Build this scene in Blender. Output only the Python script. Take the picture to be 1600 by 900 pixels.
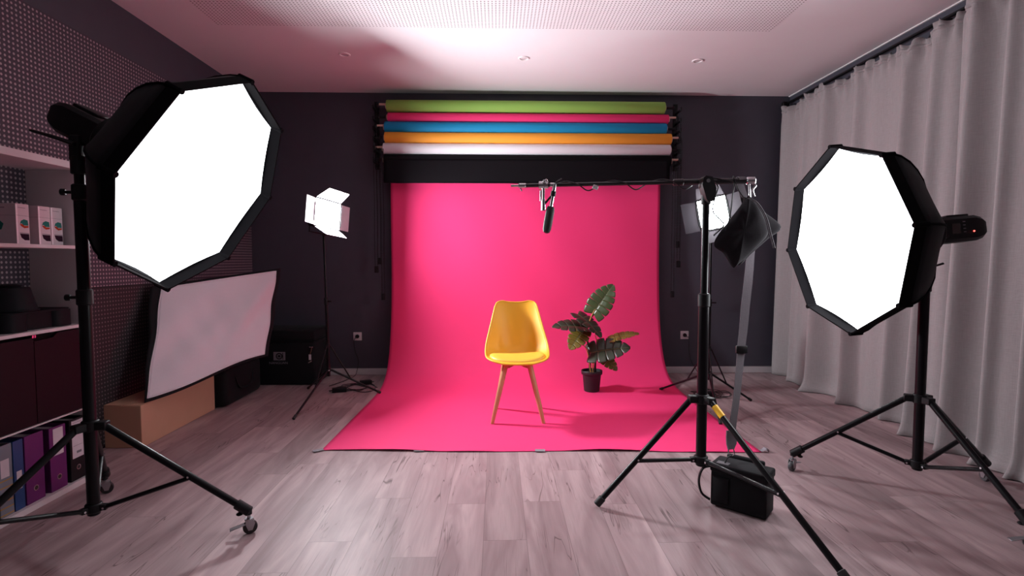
import bpy, bmesh, math, random
from mathutils import Vector, Matrix
from math import pi, sin, cos, sqrt, radians, atan2
random.seed(7)
V = Vector
S = bpy.context.scene
COL = S.collection
for o in list(bpy.data.objects):
    bpy.data.objects.remove(o)

# ------------------------------------------------------------------ camera, world, exposure
cam_d = bpy.data.cameras.new('camera'); cam_d.sensor_width = 36; cam_d.lens = 832 / 1600 * 36
cam_d.clip_start = 0.02
cam = bpy.data.objects.new('camera', cam_d); COL.objects.link(cam)
YAW, PIT = math.atan(23 / 832), math.atan(45 / 832)
cam.location = (0, 0, 1.15); cam.rotation_euler = (pi / 2 - PIT, 0, -YAW)
S.camera = cam
W = bpy.data.worlds.new('world'); S.world = W; W.use_nodes = True
W.node_tree.nodes['Background'].inputs[0].default_value = (0.05, 0.045, 0.05, 1)
W.node_tree.nodes['Background'].inputs[1].default_value = 0.3
S.view_settings.view_transform = 'Standard'; S.view_settings.look = 'None'
S.view_settings.gamma = 1; S.view_settings.use_curve_mapping = False
S.view_settings.exposure = -0.4
S.cycles.use_denoising = True
S.cycles.max_bounces = 8; S.cycles.diffuse_bounces = 5
S.cycles.sample_clamp_indirect = 6.0
SOFT_L, SOFT_R, LED_L, LED_R = 6.0, 12.5, 740.0, 150.0      # radiance of the two softboxes and the two lamp panels

# ------------------------------------------------------------------ materials
def newmat(name):
    m = bpy.data.materials.new(name); m.use_nodes = True
    nt = m.node_tree
    return m, nt, nt.nodes['Principled BSDF']

def N(nt, t, **kw):
    n = nt.nodes.new(t)
    for k, v in kw.items(): setattr(n, k, v)
    return n

def mth(nt, op, a, b=None, c=None):
    n = N(nt, 'ShaderNodeMath', operation=op)
    for i, x in enumerate((a, b, c)):
        if x is None: continue
        if isinstance(x, (int, float)): n.inputs[i].default_value = x
        else: nt.links.new(x, n.inputs[i])
    return n.outputs[0]

def mixc(nt, f, a, b, blend='MIX'):
    n = N(nt, 'ShaderNodeMix', data_type='RGBA', blend_type=blend)
    if isinstance(f, (int, float)): n.inputs[0].default_value = f
    else: nt.links.new(f, n.inputs[0])
    for i, x in ((6, a), (7, b)):
        if isinstance(x, tuple): n.inputs[i].default_value = (*x, 1)
        else: nt.links.new(x, n.inputs[i])
    return n.outputs[2]

def simple(name, rgb, rough=0.5, metal=0.0, var=0.08, scale=30.0, bump=0.0, spec=0.5, stretch=(1, 1, 1), sheen=0.0, bscale=None):
    m, nt, b = newmat(name)
    tc = N(nt, 'ShaderNodeTexCoord'); mp = N(nt, 'ShaderNodeMapping'); mp.inputs['Scale'].default_value = stretch
    nt.links.new(tc.outputs['Object'], mp.inputs[0])
    no = N(nt, 'ShaderNodeTexNoise'); no.inputs['Scale'].default_value = scale; no.inputs['Detail'].default_value = 4
    nt.links.new(mp.outputs[0], no.inputs['Vector'])
    dark = tuple(c * (1 - var) for c in rgb); lite = tuple(min(1, c * (1 + var)) for c in rgb)
    nt.links.new(mixc(nt, no.outputs[0], dark, lite), b.inputs['Base Color'])
    b.inputs['Roughness'].default_value = rough; b.inputs['Metallic'].default_value = metal
    b.inputs['Specular IOR Level'].default_value = spec
    if sheen: b.inputs['Sheen Weight'].default_value = sheen
    if bump:
        src = no
        if bscale:
            src = N(nt, 'ShaderNodeTexNoise'); src.inputs['Scale'].default_value = bscale; src.inputs['Detail'].default_value = 3
            nt.links.new(mp.outputs[0], src.inputs['Vector'])
        bp = N(nt, 'ShaderNodeBump'); bp.inputs['Strength'].default_value = bump; bp.inputs['Distance'].default_value = 0.01
        nt.links.new(src.outputs[0], bp.inputs['Height']); nt.links.new(bp.outputs[0], b.inputs['Normal'])
    return m

def emitter(name, strength, rgb=(1, 1, 1), grid=None):
    m, nt, b = newmat(name)
    b.inputs['Base Color'].default_value = (0.8, 0.8, 0.8, 1)
    b.inputs['Emission Color'].default_value = (*rgb, 1)
    b.inputs['Emission Strength'].default_value = strength
    if grid:
        tc = N(nt, 'ShaderNodeTexCoord'); vo = N(nt, 'ShaderNodeTexVoronoi'); vo.inputs['Scale'].default_value = grid
        vo.inputs['Randomness'].default_value = 0
        nt.links.new(tc.outputs['Object'], vo.inputs['Vector'])
        r = mth(nt, 'LESS_THAN', vo.outputs['Distance'], 0.38)
        nt.links.new(mth(nt, 'MULTIPLY_ADD', r, strength * 1.2, strength * 0.35), b.inputs['Emission Strength'])
    return m

def dotted(name, base, dot, axes, pitch, rad, rough=0.6, bumpy=0.25):
    """board with a square grid of round holes, axes = the two object axes of the grid"""
    m, nt, b = newmat(name)
    tc = N(nt, 'ShaderNodeTexCoord'); sp = N(nt, 'ShaderNodeSeparateXYZ')
    nt.links.new(tc.outputs['Object'], sp.inputs[0])
    d = []
    for a in axes:
        f = mth(nt, 'FRACT', mth(nt, 'ADD', mth(nt, 'DIVIDE', sp.outputs[a], pitch), 500.0))
        f = mth(nt, 'SUBTRACT', f, 0.5)
        d.append(mth(nt, 'MULTIPLY', f, f))
    dist = mth(nt, 'SQRT', mth(nt, 'ADD', d[0], d[1]))
    mask = mth(nt, 'LESS_THAN', dist, rad)
    no = N(nt, 'ShaderNodeTexNoise'); no.inputs['Scale'].default_value = 3
    nt.links.new(tc.outputs['Object'], no.inputs['Vector'])
    bc = mixc(nt, no.outputs[0], tuple(c * 0.9 for c in base), tuple(c * 1.1 for c in base))
    nt.links.new(mixc(nt, mask, bc, dot), b.inputs['Base Color'])
    b.inputs['Roughness'].default_value = rough
    bp = N(nt, 'ShaderNodeBump'); bp.inputs['Strength'].default_value = bumpy; bp.inputs['Distance'].default_value = 0.004
    bp.invert = True
    nt.links.new(mask, bp.inputs['Height']); nt.links.new(bp.outputs[0], b.inputs['Normal'])
    return m

def floor_mat():
    m, nt, b = newmat('oak_laminate')
    tc = N(nt, 'ShaderNodeTexCoord'); sp = N(nt, 'ShaderNodeSeparateXYZ'); nt.links.new(tc.outputs['Object'], sp.inputs[0])
    PW, PL = 0.178, 1.28
    xr = mth(nt, 'ADD', mth(nt, 'DIVIDE', sp.outputs[0], PW), 100.33)
    row = mth(nt, 'FLOOR', xr); fx = mth(nt, 'FRACT', xr)
    wn = N(nt, 'ShaderNodeTexWhiteNoise', noise_dimensions='1D'); nt.links.new(row, wn.inputs['W'])
    yr = mth(nt, 'ADD', mth(nt, 'ADD', mth(nt, 'DIVIDE', sp.outputs[1], PL), wn.outputs[0]), 50.0)
    col = mth(nt, 'FLOOR', yr); fy = mth(nt, 'FRACT', yr)
    cb = N(nt, 'ShaderNodeCombineXYZ'); nt.links.new(row, cb.inputs[0]); nt.links.new(col, cb.inputs[1])
    pid = N(nt, 'ShaderNodeTexWhiteNoise', noise_dimensions='2D'); nt.links.new(cb.outputs[0], pid.inputs['Vector'])
    # grain coordinates, shifted per plank
    sh = N(nt, 'ShaderNodeVectorMath', operation='SCALE'); nt.links.new(pid.outputs['Color'], sh.inputs[0]); sh.inputs[3].default_value = 40
    ad = N(nt, 'ShaderNodeVectorMath', operation='ADD'); nt.links.new(tc.outputs['Object'], ad.inputs[0]); nt.links.new(sh.outputs[0], ad.inputs[1])
    def noise(sx, sy, sc, det=4, dist=0.0, rough=0.55):
        mp = N(nt, 'ShaderNodeMapping'); mp.inputs['Scale'].default_value = (sx, sy, 1); nt.links.new(ad.outputs[0], mp.inputs[0])
        n = N(nt, 'ShaderNodeTexNoise'); n.inputs['Scale'].default_value = sc; n.inputs['Detail'].default_value = det
        n.inputs['Distortion'].default_value = dist; n.inputs['Roughness'].default_value = rough
        nt.links.new(mp.outputs[0], n.inputs['Vector']); return n.outputs[0]
    def ramp(x, a, bb):
        n = N(nt, 'ShaderNodeMapRange'); n.inputs[1].default_value = a; n.inputs[2].default_value = bb; n.clamp = True
        nt.links.new(x, n.inputs[0]); return n.outputs[0]
    fine = noise(60, 2.5, 3, 6)
    broad = noise(6, 0.8, 1.5, 3, 1.0)
    crack = noise(7, 0.55, 1.5, 2.5, 1.8)
    c = mixc(nt, ramp(broad, 0.32, 0.72), (0.46, 0.335, 0.345), (0.25, 0.165, 0.175))
    c = mixc(nt, mth(nt, 'MULTIPLY', ramp(fine, 0.45, 0.75), 0.22), c, (0.27, 0.20, 0.20))
    # dark vein where the noise crosses its middle value, only in some stretches
    vein = mth(nt, 'ABSOLUTE', mth(nt, 'SUBTRACT', crack, 0.5))
    vein = ramp(vein, 0.013, 0.0)
    where = ramp(noise(2.0, 1.1, 1.7, 2), 0.50, 0.60)
    c = mixc(nt, mth(nt, 'MULTIPLY', mth(nt, 'MULTIPLY', vein, where), 0.85), c, (0.085, 0.05, 0.052))
    # knots
    mp = N(nt, 'ShaderNodeMapping'); mp.inputs['Scale'].default_value = (4.2, 1.5, 1); nt.links.new(ad.outputs[0], mp.inputs[0])
    vo = N(nt, 'ShaderNodeTexVoronoi'); vo.inputs['Scale'].default_value = 1.0; nt.links.new(mp.outputs[0], vo.inputs['Vector'])
    wob = mth(nt, 'ADD', vo.outputs['Distance'], mth(nt, 'MULTIPLY', mth(nt, 'SUBTRACT', noise(22, 9, 1, 3), 0.5), 0.16))
    keep = mth(nt, 'GREATER_THAN', N_sep(nt, vo.outputs['Color']), 0.45)
    k1 = mth(nt, 'MULTIPLY', mth(nt, 'MULTIPLY', ramp(wob, 0.20, 0.02), keep), 0.7)
    c = mixc(nt, k1, c, (0.17, 0.11, 0.11))
    k2 = mth(nt, 'MULTIPLY', mth(nt, 'MULTIPLY', ramp(wob, 0.05, 0.015), keep), 0.6)
    c = mixc(nt, k2, c, (0.07, 0.045, 0.045))
    # plank tone and joints
    hsv = N(nt, 'ShaderNodeHueSaturation'); nt.links.new(c, hsv.inputs['Color'])
    nt.links.new(mth(nt, 'MULTIPLY_ADD', pid.outputs[0], 0.34, 0.84), hsv.inputs['Value'])
    ex = mth(nt, 'MINIMUM', fx, mth(nt, 'SUBTRACT', 1.0, fx)); ey = mth(nt, 'MINIMUM', fy, mth(nt, 'SUBTRACT', 1.0, fy))
    jx = mth(nt, 'LESS_THAN', ex, 0.006); jy = mth(nt, 'LESS_THAN', ey, 0.0009)
    j = mth(nt, 'MAXIMUM', jx, jy)
    fin = mixc(nt, mth(nt, 'MULTIPLY', j, 0.55), hsv.outputs[0], (0.13, 0.09, 0.09))
    nt.links.new(fin, b.inputs['Base Color'])
    nt.links.new(mth(nt, 'MULTIPLY_ADD', fine, 0.16, 0.42), b.inputs['Roughness'])
    b.inputs['Specular IOR Level'].default_value = 0.25
    bp = N(nt, 'ShaderNodeBump'); bp.inputs['Strength'].default_value = 0.12; bp.inputs['Distance'].default_value = 0.003
    nt.links.new(mth(nt, 'SUBTRACT', fine, mth(nt, 'MULTIPLY', j, 2.0)), bp.inputs['Height']); nt.links.new(bp.outputs[0], b.inputs['Normal'])
    return m

def N_sep(nt, colour):
    n = N(nt, 'ShaderNodeSeparateColor'); nt.links.new(colour, n.inputs[0]); return n.outputs[0]

def fabric(name, rgb, weave=260, bump=0.25, rough=0.9, sheen=0.2, streak=0.12):
    m, nt, b = newmat(name)
    tc = N(nt, 'ShaderNodeTexCoord')
    def st(sc):
        mp = N(nt, 'ShaderNodeMapping'); mp.inputs['Scale'].default_value = sc; nt.links.new(tc.outputs['Object'], mp.inputs[0])
        n = N(nt, 'ShaderNodeTexNoise'); n.inputs['Scale'].default_value = 1; n.inputs['Detail'].default_value = 3
        nt.links.new(mp.outputs[0], n.inputs['Vector']); return n.outputs[0]
    h = st((weave * .12, weave * .12, weave)); v = st((weave, weave, weave * .08))
    w = mth(nt, 'ADD', h, v)
    f = mth(nt, 'MULTIPLY', w, 0.5)
    nt.links.new(mixc(nt, f, tuple(c * (1 - streak * 2) for c in rgb), tuple(c * (1 + streak * 2) for c in rgb)), b.inputs['Base Color'])
    b.inputs['Roughness'].default_value = rough; b.inputs['Sheen Weight'].default_value = sheen
    b.inputs['Specular IOR Level'].default_value = 0.2
    bp = N(nt, 'ShaderNodeBump'); bp.inputs['Strength'].default_value = bump; bp.inputs['Distance'].default_value = 0.002
    nt.links.new(w, bp.inputs['Height']); nt.links.new(bp.outputs[0], b.inputs['Normal'])
    return m

def wood(name, rgb, dark):
    m, nt, b = newmat(name)
    tc = N(nt, 'ShaderNodeTexCoord'); mp = N(nt, 'ShaderNodeMapping'); mp.inputs['Scale'].default_value = (70, 70, 5)
    nt.links.new(tc.outputs['Object'], mp.inputs[0])
    n = N(nt, 'ShaderNodeTexNoise'); n.inputs['Scale'].default_value = 1; n.inputs['Detail'].default_value = 5
    nt.links.new(mp.outputs[0], n.inputs['Vector'])
    nt.links.new(mixc(nt, n.outputs[0], dark, rgb), b.inputs['Base Color']); b.inputs['Roughness'].default_value = 0.45
    return m

def leaf_mat(name, a, bcol, rough=0.3):
    m, nt, b = newmat(name)
    tc = N(nt, 'ShaderNodeTexCoord'); n = N(nt, 'ShaderNodeTexNoise'); n.inputs['Scale'].default_value = 14; n.inputs['Detail'].default_value = 4
    nt.links.new(tc.outputs['Object'], n.inputs['Vector'])
    nt.links.new(mixc(nt, n.outputs[0], a, bcol), b.inputs['Base Color'])
    b.inputs['Roughness'].default_value = rough
    return m

M_wall = simple('aubergine_wall_paint', (0.058, 0.055, 0.076), 0.55, var=0.10, scale=8, bump=0.08, bscale=160)
M_wallfront = simple('grey_wall_paint', (0.20, 0.18, 0.19), 0.7, scale=8)
M_ceil = simple('white_ceiling_paint', (0.76, 0.72, 0.74), 0.8, var=0.02, scale=5)
M_floor = floor_mat()
M_ceil_dots = dotted('perforated_ceiling_board', (0.76, 0.72, 0.74), (0.16, 0.12, 0.13), (0, 1), 0.0235, 0.23, 0.8)
M_pan_up = dotted('perforated_board_plum', (0.050, 0.036, 0.054), (0.38, 0.29, 0.32), (1, 2), 0.0245, 0.25, 0.6)
M_pan_lo = dotted('perforated_board_darker', (0.014, 0.010, 0.013), (0.16, 0.115, 0.125), (1, 2), 0.0245, 0.21, 0.6)  # board and dots both darker than on the upper one
M_base = simple('white_skirting', (0.60, 0.56, 0.58), 0.5, var=0.03)
M_trimw = simple('white_trim', (0.85, 0.82, 0.82), 0.5, var=0.02)
M_pink = simple('pink_paper', (0.86, 0.042, 0.185), 0.75, var=0.03, scale=2.5, bump=0.10, bscale=3.5, spec=0.25)
M_green = simple('green_paper', (0.27, 0.50, 0.09), 0.7, var=0.03, scale=5)
M_blue = simple('blue_paper', (0.0, 0.26, 0.52), 0.7, var=0.03, scale=5)
M_orange = simple('orange_paper', (0.95, 0.38, 0.035), 0.7, var=0.03, scale=5)
M_white = simple('white_paper', (0.82, 0.78, 0.82), 0.7, var=0.02, scale=5)
M_blackp = simple('black_paper', (0.006, 0.0045, 0.006), 0.75, var=0.05, scale=5, spec=0.08)
M_core = simple('cardboard_core', (0.62, 0.44, 0.36), 0.7)
M_blk = simple('black_metal', (0.006, 0.005, 0.0065), 0.3, 0.0, var=0.1, scale=60, spec=0.2)
M_blkmatte = simple('black_plastic', (0.007, 0.006, 0.0075), 0.5, var=0.1, scale=80, bump=0.05, spec=0.25)
M_blkfab = fabric('black_nylon', (0.007, 0.0065, 0.0085), 300, 0.15, 0.75, 0.03)
M_bagfab = fabric('charcoal_nylon', (0.016, 0.0135, 0.016), 300, 0.2, 0.95, 0.0)
M_bagfab.node_tree.nodes['Principled BSDF'].inputs['Specular IOR Level'].default_value = 0.1
M_rimfab = fabric('charcoal_binding', (0.0045, 0.004, 0.005), 300, 0.2, 0.9, 0.0)
M_rimfab.node_tree.nodes['Principled BSDF'].inputs['Specular IOR Level'].default_value = 0.06
M_chrome = simple('chrome', (0.62, 0.60, 0.62), 0.22, 1.0, var=0.05)
M_zinc = simple('zinc_plated_steel', (0.36, 0.35, 0.37), 0.38, 0.8, var=0.05)
M_wheel = simple('grey_rubber', (0.07, 0.068, 0.075), 0.5)
M_wheelb = simple('black_rubber', (0.014, 0.013, 0.014), 0.6)
M_curtain = fabric('grey_linen', (0.335, 0.30, 0.305), 220, 0.35, 0.95, 0.2)
M_shelf = simple('white_melamine', (0.66, 0.60, 0.62), 0.4, var=0.02)
M_door = simple('dark_gloss_door', (0.010, 0.003, 0.006), 0.5, var=0.05, spec=0.15)
M_card = simple('brown_cardboard', (0.52, 0.30, 0.20), 0.85, var=0.05, scale=12)
M_refl = fabric('white_reflector_cloth', (0.72, 0.68, 0.73), 160, 0.1, 0.85, 0.15, streak=0.02)
M_yel = simple('yellow_plastic', (0.90, 0.43, 0.022), 0.48, var=0.03, scale=6)
M_cush = simple('yellow_leatherette', (0.93, 0.47, 0.05), 0.45, var=0.03, scale=10, bump=0.04, bscale=220)
M_wood = wood('beech_wood', (0.62, 0.29, 0.15), (0.50, 0.21, 0.11))
M_pot = simple('black_pot_plastic', (0.013, 0.011, 0.014), 0.5)
M_soil = simple('potting_soil', (0.02, 0.015, 0.012), 0.95, bump=0.8)
M_lf = leaf_mat('glossy_leaf', (0.022, 0.040, 0.016), (0.070, 0.095, 0.035), 0.28)
M_lfd = leaf_mat('dark_leaf', (0.014, 0.022, 0.014), (0.045, 0.048, 0.026), 0.33)
M_lfo = leaf_mat('olive_leaf', (0.10, 0.095, 0.012), (0.19, 0.12, 0.02), 0.4)
M_stem = simple('tan_stem', (0.42, 0.20, 0.055), 0.5)
M_stemd = simple('dark_stem', (0.018, 0.016, 0.010), 0.5)
M_vein = simple('pale_leaf_rib', (0.16, 0.17, 0.06), 0.5)
M_socket = simple('white_socket_plastic', (0.70, 0.64, 0.67), 0.4, var=0.02)
M_strap = fabric('grey_webbing', (0.105, 0.085, 0.10), 400, 0.3, 0.8, 0.3)
M_tagy = simple('yellow_label', (0.92, 0.50, 0.01), 0.5, var=0.03)
M_tape = simple('grey_gaffer_tape', (0.26, 0.24, 0.27), 0.6)
M_boxw = simple('white_coated_card', (0.62, 0.52, 0.56), 0.4, var=0.03)
M_foil = simple('silver_foil_edge', (0.85, 0.83, 0.86), 0.3, 0.15)
M_teal = simple('teal_print', (0.03, 0.17, 0.15), 0.85, spec=0.05)
M_red = simple('red_orange_print', (0.42, 0.05, 0.02), 0.85, spec=0.05)
M_dkprint = simple('dark_print', (0.028, 0.010, 0.022), 0.85, spec=0.05)
M_purple = simple('purple_board', (0.115, 0.010, 0.115), 0.42)
M_navy = simple('blue_board', (0.008, 0.05, 0.17), 0.42)
M_label = simple('white_label_paper', (0.62, 0.55, 0.60), 0.7)
M_barn = simple('glare_lit_barn_door_metal', (0.42, 0.39, 0.42), 0.55, 0.0, var=0.06, scale=40, spec=0.4)  # paler copy of the barn door metal, left lamp's glare painted into it
M_barnd = simple('dark_barn_door_metal', (0.05, 0.042, 0.052), 0.6, var=0.06, scale=40, spec=0.2)  # same metal without the painted glare, for the right lamp
M_arm = simple('satin_black_tube', (0.012, 0.011, 0.013), 0.28, spec=0.55)
M_frost = simple('frosted_lamp_glass', (0.6, 0.57, 0.58), 0.3)
M_text = simple('grey_print', (0.20, 0.17, 0.20), 0.85, spec=0.05)
M_screen = simple('dark_display', (0.035, 0.022, 0.022), 0.25)
M_redled = emitter('red_indicator', 6, (1, 0.08, 0.06))
M_brown = simple('brown_wooden_strip', (0.13, 0.05, 0.035), 0.6)
M_dull = simple('dull_black_metal', (0.008, 0.0075, 0.010), 0.6, spec=0.12)
M_cable = simple('black_cable_rubber', (0.013, 0.012, 0.014), 0.42)

def M_grey_stripe():
    m, nt, b = newmat('grey_striped_board')
    tc = N(nt, 'ShaderNodeTexCoord'); sp = N(nt, 'ShaderNodeSeparateXYZ'); nt.links.new(tc.outputs['Object'], sp.inputs[0])
    f = mth(nt, 'FRACT', mth(nt, 'ADD', mth(nt, 'DIVIDE', sp.outputs[2], 0.03), 50.0))
    low = mth(nt, 'LESS_THAN', sp.outputs[2], 0.03)
    nt.links.new(mixc(nt, mth(nt, 'MULTIPLY', mth(nt, 'LESS_THAN', f, 0.16), low), (0.17, 0.19, 0.23), (0.38, 0.20, 0.02)), b.inputs['Base Color'])
    b.inputs['Roughness'].default_value = 0.5
    return m
M_gstripe = M_grey_stripe()

# ------------------------------------------------------------------ mesh helpers
WL = {}
class MB:
    """collects shapes, in world metres (through matrix M), for ONE mesh object"""
    def __init__(s, M=None): s.v = []; s.f = []; s.M = M or Matrix()
    def add(s, vs, fs, M=None):
        T = s.M @ M if M is not None else s.M
        b = len(s.v); s.v += [T @ V(p) for p in vs]; s.f += [tuple(i + b for i in f) for f in fs]; return s
    def from_bm(s, bm, M=None):
        bm.verts.ensure_lookup_table(); bm.verts.index_update()
        s.add([v.co.copy() for v in bm.verts], [[v.index for v in f.verts] for f in bm.faces], M); bm.free(); return s
    def box(s, lo, hi, bev=0.0, seg=2, M=None):
        bm = bmesh.new(); bmesh.ops.create_cube(bm, size=1)
        lo, hi = V(lo), V(hi); d = hi - lo; c = (lo + hi) / 2
        for v in bm.verts: v.co = V((v.co.x * d.x, v.co.y * d.y, v.co.z * d.z)) + c
        if bev: bmesh.ops.bevel(bm, geom=list(bm.edges), offset=bev, segments=seg, profile=0.5, affect='EDGES')
        return s.from_bm(bm, M)
    def tube(s, pts, r, n=10, closed=False, M=None, caps=True, flat=None):
        pts = [V(p) for p in pts]; k = len(pts)
        rs = r if isinstance(r, (list, tuple)) else [r] * k
        tang = []
        for i in range(k):
            a = pts[(i - 1) % k] if (closed or i > 0) else pts[i]
            b = pts[(i + 1) % k] if (closed or i < k - 1) else pts[i]
            t = b - a; tang.append(t.normalized() if t.length > 1e-9 else V((0, 0, 1)))
        u = tang[0].orthogonal().normalized()
        if abs(tang[0].z) < 0.95: u = (V((0, 0, 1)) - tang[0] * tang[0].z).normalized()
        vs, fs = [], []
        for i in range(k):
            u = (u - tang[i] * u.dot(tang[i])).normalized(); w = tang[i].cross(u)
            for j in range(n):
                a = 2 * pi * j / n
                fu = flat if flat else 1.0
                vs.append(pts[i] + (u * cos(a) * fu + w * sin(a)) * rs[i])
        for i in range(k if closed else k - 1):
            i2 = (i + 1) % k
            for j in range(n):
                j2 = (j + 1) % n
                fs.append((i * n + j, i * n + j2, i2 * n + j2, i2 * n + j))
        if caps and not closed:
            fs.append(tuple(range(n - 1, -1, -1))); fs.append(tuple((k - 1) * n + j for j in range(n)))
        return s.add(vs, fs, M)
    def cyl(s, a, b, r, r2=None, n=16, bev=0.0, M=None):
        a, b = V(a), V(b); r2 = r if r2 is None else r2
        if bev:
            t = (b - a).normalized() * bev
            return s.tube([a, a + t, b - t, b], [max(r - bev, 1e-4), r, r2, max(r2 - bev, 1e-4)], n, M=M)
        return s.tube([a, b], [r, r2], n, M=M)
    def lathe(s, prof, n=32, M=None, phase=0.0, close=False):
        vs, fs = [], []; k = len(prof)
        for (r, z) in prof:
            for j in range(n):
                a = phase + 2 * pi * j / n; vs.append((r * cos(a), r * sin(a), z))
        for i in range(k - 1):
            for j in range(n):
                j2 = (j + 1) % n; fs.append((i * n + j, i * n + j2, (i + 1) * n + j2, (i + 1) * n + j))
        if close:
            fs.append(tuple(range(n - 1, -1, -1))); fs.append(tuple((k - 1) * n + j for j in range(n)))
        return s.add(vs, fs, M)
    def ball(s, c, r, n=12, sc=(1, 1, 1), M=None):
        bm = bmesh.new(); bmesh.ops.create_uvsphere(bm, u_segments=n, v_segments=max(6, n // 2 + 1), radius=1)
        for v in bm.verts: v.co = V((v.co.x * r * sc[0], v.co.y * r * sc[1], v.co.z * r * sc[2])) + V(c)
        return s.from_bm(bm, M)
    def prism(s, poly, h0, h1, M=None):
        """poly in local xy, extruded along local z"""
        n = len(poly)
        vs = [(x, y, h0) for x, y in poly] + [(x, y, h1) for x, y in poly]
        fs = [tuple(range(n - 1, -1, -1)), tuple(range(n, 2 * n))] + [(i, (i + 1) % n, n + (i + 1) % n, n + i) for i in range(n)]
        return s.add(vs, fs, M)
    def grid(s, fn, nu, nv, M=None):
        vs = [fn(i / nu, j / nv) for j in range(nv + 1) for i in range(nu + 1)]
        fs = [(j * (nu + 1) + i, j * (nu + 1) + i + 1, (j + 1) * (nu + 1) + i + 1, (j + 1) * (nu + 1) + i) for j in range(nv) for i in range(nu)]
        return s.add(vs, fs, M)
    def ribbon(s, pts, width_dirs, th, M=None):
        """flat strap: pts, and half-width vectors per point, thickness th"""
        k = len(pts); vs, fs = [], []
        for i in range(k):
            a = V(pts[max(i - 1, 0)]); b = V(pts[min(i + 1, k - 1)]); t = (b - a).normalized()
            w = V(width_dirs[i]); nrm = t.cross(w).normalized() * th / 2; p = V(pts[i])
            vs += [p - w - nrm, p + w - nrm, p + w + nrm, p - w + nrm]
        for i in range(k - 1):
            for j in range(4):
                j2 = (j + 1) % 4; fs.append((i * 4 + j, i * 4 + j2, i * 4 + 4 + j2, i * 4 + 4 + j))
        fs.append((3, 2, 1, 0)); e = (k - 1) * 4; fs.append((e, e + 1, e + 2, e + 3))
        return s.add(vs, fs, M)
    def build(s, name, mat, parent=None, origin=None, angle=38, solid=0.0, sub=0, base=False, flip=False):
        lo = V((min(v.x for v in s.v), min(v.y for v in s.v), min(v.z for v in s.v)))
        hi = V((max(v.x for v in s.v), max(v.y for v in s.v), max(v.z for v in s.v)))
        c = V(origin) if origin is not None else (lo + hi) / 2
        if base: c = V((c.x, c.y, lo.z))
        me = bpy.data.meshes.new(name); me.from_pydata([v - c for v in s.v], [], s.f)
        bm = bmesh.new(); bm.from_mesh(me); bmesh.ops.recalc_face_normals(bm, faces=bm.faces)
        if flip: bmesh.ops.reverse_faces(bm, faces=bm.faces)
        bm.to_mesh(me); bm.free()
        me.polygons.foreach_set('use_smooth', [True] * len(me.polygons))
        me.set_sharp_from_angle(angle=radians(angle)); me.materials.append(mat); me.update()
        o = bpy.data.objects.new(name, me); COL.objects.link(o)
        WL[o.name] = c.copy()
        if parent is not None: o.parent = parent; o.location = c - WL[parent.name]
        else: o.location = c
        if sub:
            m = o.modifiers.new('sub', 'SUBSURF'); m.levels = sub; m.render_levels = sub
        if solid:
            m = o.modifiers.new('solid', 'SOLIDIFY'); m.thickness = solid; m.offset = 0
        return o

def thing(name, loc, label, cat, group=None):
    o = bpy.data.objects.new(name, None); COL.objects.link(o); o.location = loc; o.empty_display_size = 0.1
    WL[o.name] = V(loc); return tag(o, label, cat, group)
def tag(o, label, cat, group=None):
    o['label'] = label; o['category'] = cat
    if group: o['group'] = group
    return o
def struct(o): o['kind'] = 'structure'; return o

def smooth(pts, k=6, closed=False):
    pts = [V(p) for p in pts]; n = len(pts); out = []
    rng = range(n) if closed else range(n - 1)
    for i in rng:
        p0 = pts[(i - 1) % n] if (closed or i > 0) else pts[0]
        p1, p2 = pts[i], pts[(i + 1) % n]
        p3 = pts[(i + 2) % n] if (closed or i < n - 2) else pts[-1]
        for j in range(k):
            t = j / k
            out.append(0.5 * ((2 * p1) + (p2 - p0) * t + (2 * p0 - 5 * p1 + 4 * p2 - p3) * t * t + (3 * p1 - p0 - 3 * p2 + p3) * t ** 3))
    if not closed: out.append(pts[-1])
    return out

def frame(o, z, up=(0, 0, 1), roll=0.0):
    """matrix with local Z along z, local Y as near as can be to up"""
    z = V(z).normalized(); x = V(up).cross(z)
    x = x.normalized() if x.length > 1e-6 else V((1, 0, 0)); y = z.cross(x)
    m = Matrix((x, y, z)).transposed().to_4x4(); m.translation = V(o)
    return m @ Matrix.Rotation(roll, 4, 'Z')

def at_depth(px, py, y):
    """world point at distance y into the room, measured from the photograph (1600 x 900)"""
    fw = V((sin(YAW) * cos(PIT), cos(YAW) * cos(PIT), -sin(PIT))); rt = V((cos(YAW), -sin(YAW), 0)); up = rt.cross(fw)
    r = fw + rt * ((px - 800) / 832) + up * ((450 - py) / 832)
    return V((0, 0, 1.15)) + r * (y / r.y)
def lerp(a, b, t): return V(a) + (V(b) - V(a)) * t

def text_mesh(name, body, size, M, mat, parent, depth=0.0004, width=None):
    cu = bpy.data.curves.new(name, 'FONT'); cu.body = body; cu.size = size; cu.align_x = 'CENTER'; cu.align_y = 'CENTER'; cu.extrude = depth
    t = bpy.data.objects.new(name + '_tmp', cu); COL.objects.link(t)
    dg = bpy.context.evaluated_depsgraph_get(); dg.update()
    me = t.evaluated_get(dg).to_mesh()
    vs = [v.co.copy() for v in me.vertices]; fs = [tuple(p.vertices) for p in me.polygons]
    if width:
        w = max(v.x for v in vs) - min(v.x for v in vs); vs = [V((v.x * width / w, v.y, v.z)) for v in vs]
    COL.objects.unlink(t); bpy.data.objects.remove(t); bpy.data.curves.remove(cu)
    return MB(M).add(vs, fs).build(name, mat, parent)

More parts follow.
